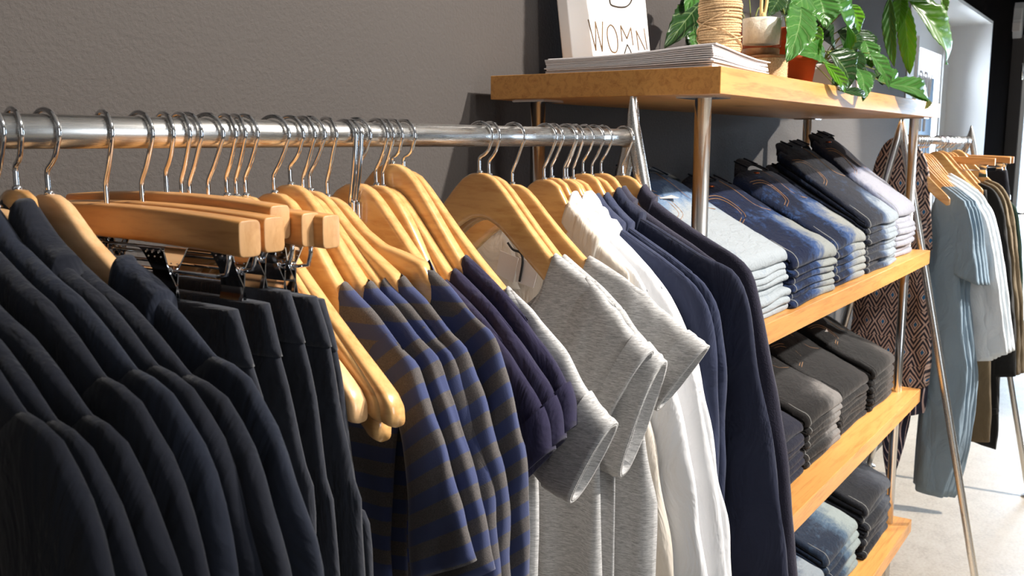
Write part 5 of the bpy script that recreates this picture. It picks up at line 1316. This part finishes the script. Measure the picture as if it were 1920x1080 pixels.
    for n, (X, mk, O, I, lab) in enumerate([(cx_[0],'blackcloth',[(1850,356),(1853,400),(1862,560),(1868,690),(1872,772)],[(1795,352),(1803,420),(1815,560),(1825,690),(1828,772)],'black trousers hanging from the first clip hanger of the second rack'),
            (min(cx_[1],4.6),'jacket',[(1888,318),(1893,360),(1897,440),(1898,520)],[(1850,322),(1856,380),(1862,460),(1866,520)],'navy trousers hanging near the end of the second rack')]):
        t = thing('trousers', lab, 'trousers', (X, ry, RAIL_Z), 0, G); drape(t, M[mk], O, I, X, .016, 'legs', amp=.006, seed=n+33)
        if n == 0: drape(t, M['blackcloth'], [(1871,764),(1872,776)], [(1826,764),(1827,774)], X, .02, 'turn_up', amp=.001, n=6)
    for n, (X, d) in enumerate(((4.12,-12),(4.20,-4),(4.28,4))):
        t = thing('olive_jacket', ORD[n]+' olive brown jacket behind the clip hangers', 'jacket', (X, ry, RAIL_Z), 0, G)
        sh = lambda P: [(x+d, y-d*.4) for x, y in P]
        drape(t, M['olive'] if n else M['blackcloth'], sh([(1850,338),(1874,350),(1890,378),(1900,430),(1908,510),(1915,590),(1917,700)]), sh([(1842,340),(1848,380),(1856,450),(1862,520),(1868,600),(1872,700)]), X, [(0,.006),(.1,.014),(1,.025)], amp=.008, seed=n+60)
        wood_hanger(ORD[n]+' hanger of the olive jackets', X, -.045, 0, ry=ry, S=.17, group='hangers on the second rack')
    X = 4.60; t = thing('green_jacket', 'bottle green jacket at the far end of the second rack', 'jacket', (X, ry, RAIL_Z), 0, G)
    drape(t, M['green'], [(1892,375),(1906,392),(1913,430),(1917,500),(1919,580)], [(1884,378),(1888,420),(1892,500),(1896,580)], X, .016, amp=.006, seed=77)
    wood_hanger('bare tipped wooden hanger at the far end of the second rack', X-.04, -.05, 0, ry=ry, S=.2, group='hangers on the second rack')
    X = 4.05; t = thing('beige_trousers', 'beige trousers hanging low behind the black ones', 'trousers', (X, ry, RAIL_Z), 0, G)
    drape(t, M['olive'], [(1850,380),(1856,600),(1858,770),(1856,828)], [(1805,380),(1815,600),(1816,770),(1814,826)], X, .018, 'legs', amp=.005, seed=78)
    X = 4.35; t = thing('black_coat', 'long black coat reaching lowest among the dark clothes', 'coat', (X, ry, RAIL_Z), 0, G)
    drape(t, M['blackcloth'], [(1845,345),(1868,400),(1874,600),(1873,780),(1868,842)], [(1810,350),(1812,420),(1815,600),(1815,760),(1814,822)], X, .02, amp=.006, seed=79)
    for n, (X, zn) in enumerate(((3.98,-.04),(4.0,-.042),(4.07,-.038),(4.42,-.036))):
        wood_hanger(['first','second','third','last'][n]+' wooden hanger with a bright tip between the clip hangers of the second rack', X, zn, .1*n-.1, ry=ry, S=.16, group='hangers on the second rack', drop=.85)
# ================================================================ light, camera, run
def light(kind, name, loc, target, energy, color=(1,1,1), **k):
    d = bpy.data.lights.new(name, kind); d.energy = energy; d.color = color
    for a, b in k.items(): setattr(d, a, b)
    o = bpy.data.objects.new(name, d); COL.objects.link(o); o.location = loc
    o.rotation_euler = (Vector(target)-Vector(loc)).to_track_quat('-Z', 'Y').to_euler(); o['kind'] = 'helper'
    return o
def build_light():
    w = bpy.data.worlds.new('world'); SC.world = w; w.use_nodes = True
    bg = w.node_tree.nodes['Background']; bg.inputs[0].default_value = (1.0, .96, .93, 1); bg.inputs[1].default_value = .10
    warm = (1, .94, .87)
    light('SPOT', 'ceiling_spot_shelf', (2.1,-1.15,3.15), (1.85,.75,1.3), 560, warm, spot_size=math.radians(64), spot_blend=.35, shadow_soft_size=.03)
    light('SPOT', 'ceiling_spot_end', (5.5,-1.26,2.46+.25), (3.6,.85,1.30), 780, warm, spot_size=math.radians(31), spot_blend=.35, shadow_soft_size=.03)
    light('SPOT', 'ceiling_spot_rail', (1.62,-1.0,3.15), (.72,.95,1.75), 190, warm, spot_size=math.radians(44), spot_blend=.6, shadow_soft_size=.04)
    light('SPOT', 'ceiling_spot_counter', (.7,-1.7,3.1), (2.0,.8,1.72), 110, warm, spot_size=math.radians(24), spot_blend=.6, shadow_soft_size=.05)
    light('SPOT', 'ceiling_spot_floor', (4.9,-1.2,3.15), (4.1,.2,.2), 520, warm, spot_size=math.radians(75), spot_blend=.5, shadow_soft_size=.04)
    light('AREA', 'door_daylight', (9.6,-.2,1.5), (5,-.1,0), 75, (.74,.87,1), shape='RECTANGLE', size=1.4, size_y=2.2, spread=math.radians(95))
    light('AREA', 'window_daylight', (6.4,2.2,1.7), (6.4,.5,1.2), 420, (.9,.95,1), shape='RECTANGLE', size=2.2, size_y=1.8)
    light('AREA', 'street_daylight', (10.6,1.2,3.6), (12.6,1.0,1.2), 900, (.86,.93,1), shape='RECTANGLE', size=1.6, size_y=1.6)
    light('AREA', 'room_side_fill', (.6,-3.4,1.7), (.9,.8,1.3), 40, (.86,.93,1), shape='RECTANGLE', size=1.2, size_y=2.0)  # added cool fill and streaks for the steel, no window built behind it
def build_camera():
    c = bpy.data.cameras.new('camera'); o = bpy.data.objects.new('camera', c); COL.objects.link(o)
    c.sensor_width = 36; c.lens = F_PX/1920*36; c.clip_start = .02
    m = Matrix((RT, UP, -FW)).transposed().to_4x4(); m.translation = Vector((0,0,H)); o.matrix_world = m
    c.dof.use_dof = True; c.dof.focus_distance = 1.25; c.dof.aperture_fstop = 16
    SC.camera = o
build_materials(); build_room(); build_shelf(); build_front_rack(); build_jeans(); build_props(); build_far_rack(); build_light(); build_camera()
v = SC.view_settings; v.view_transform = 'Standard'; v.look = 'None'; v.gamma = 1; v.use_curve_mapping = False; v.exposure = 0
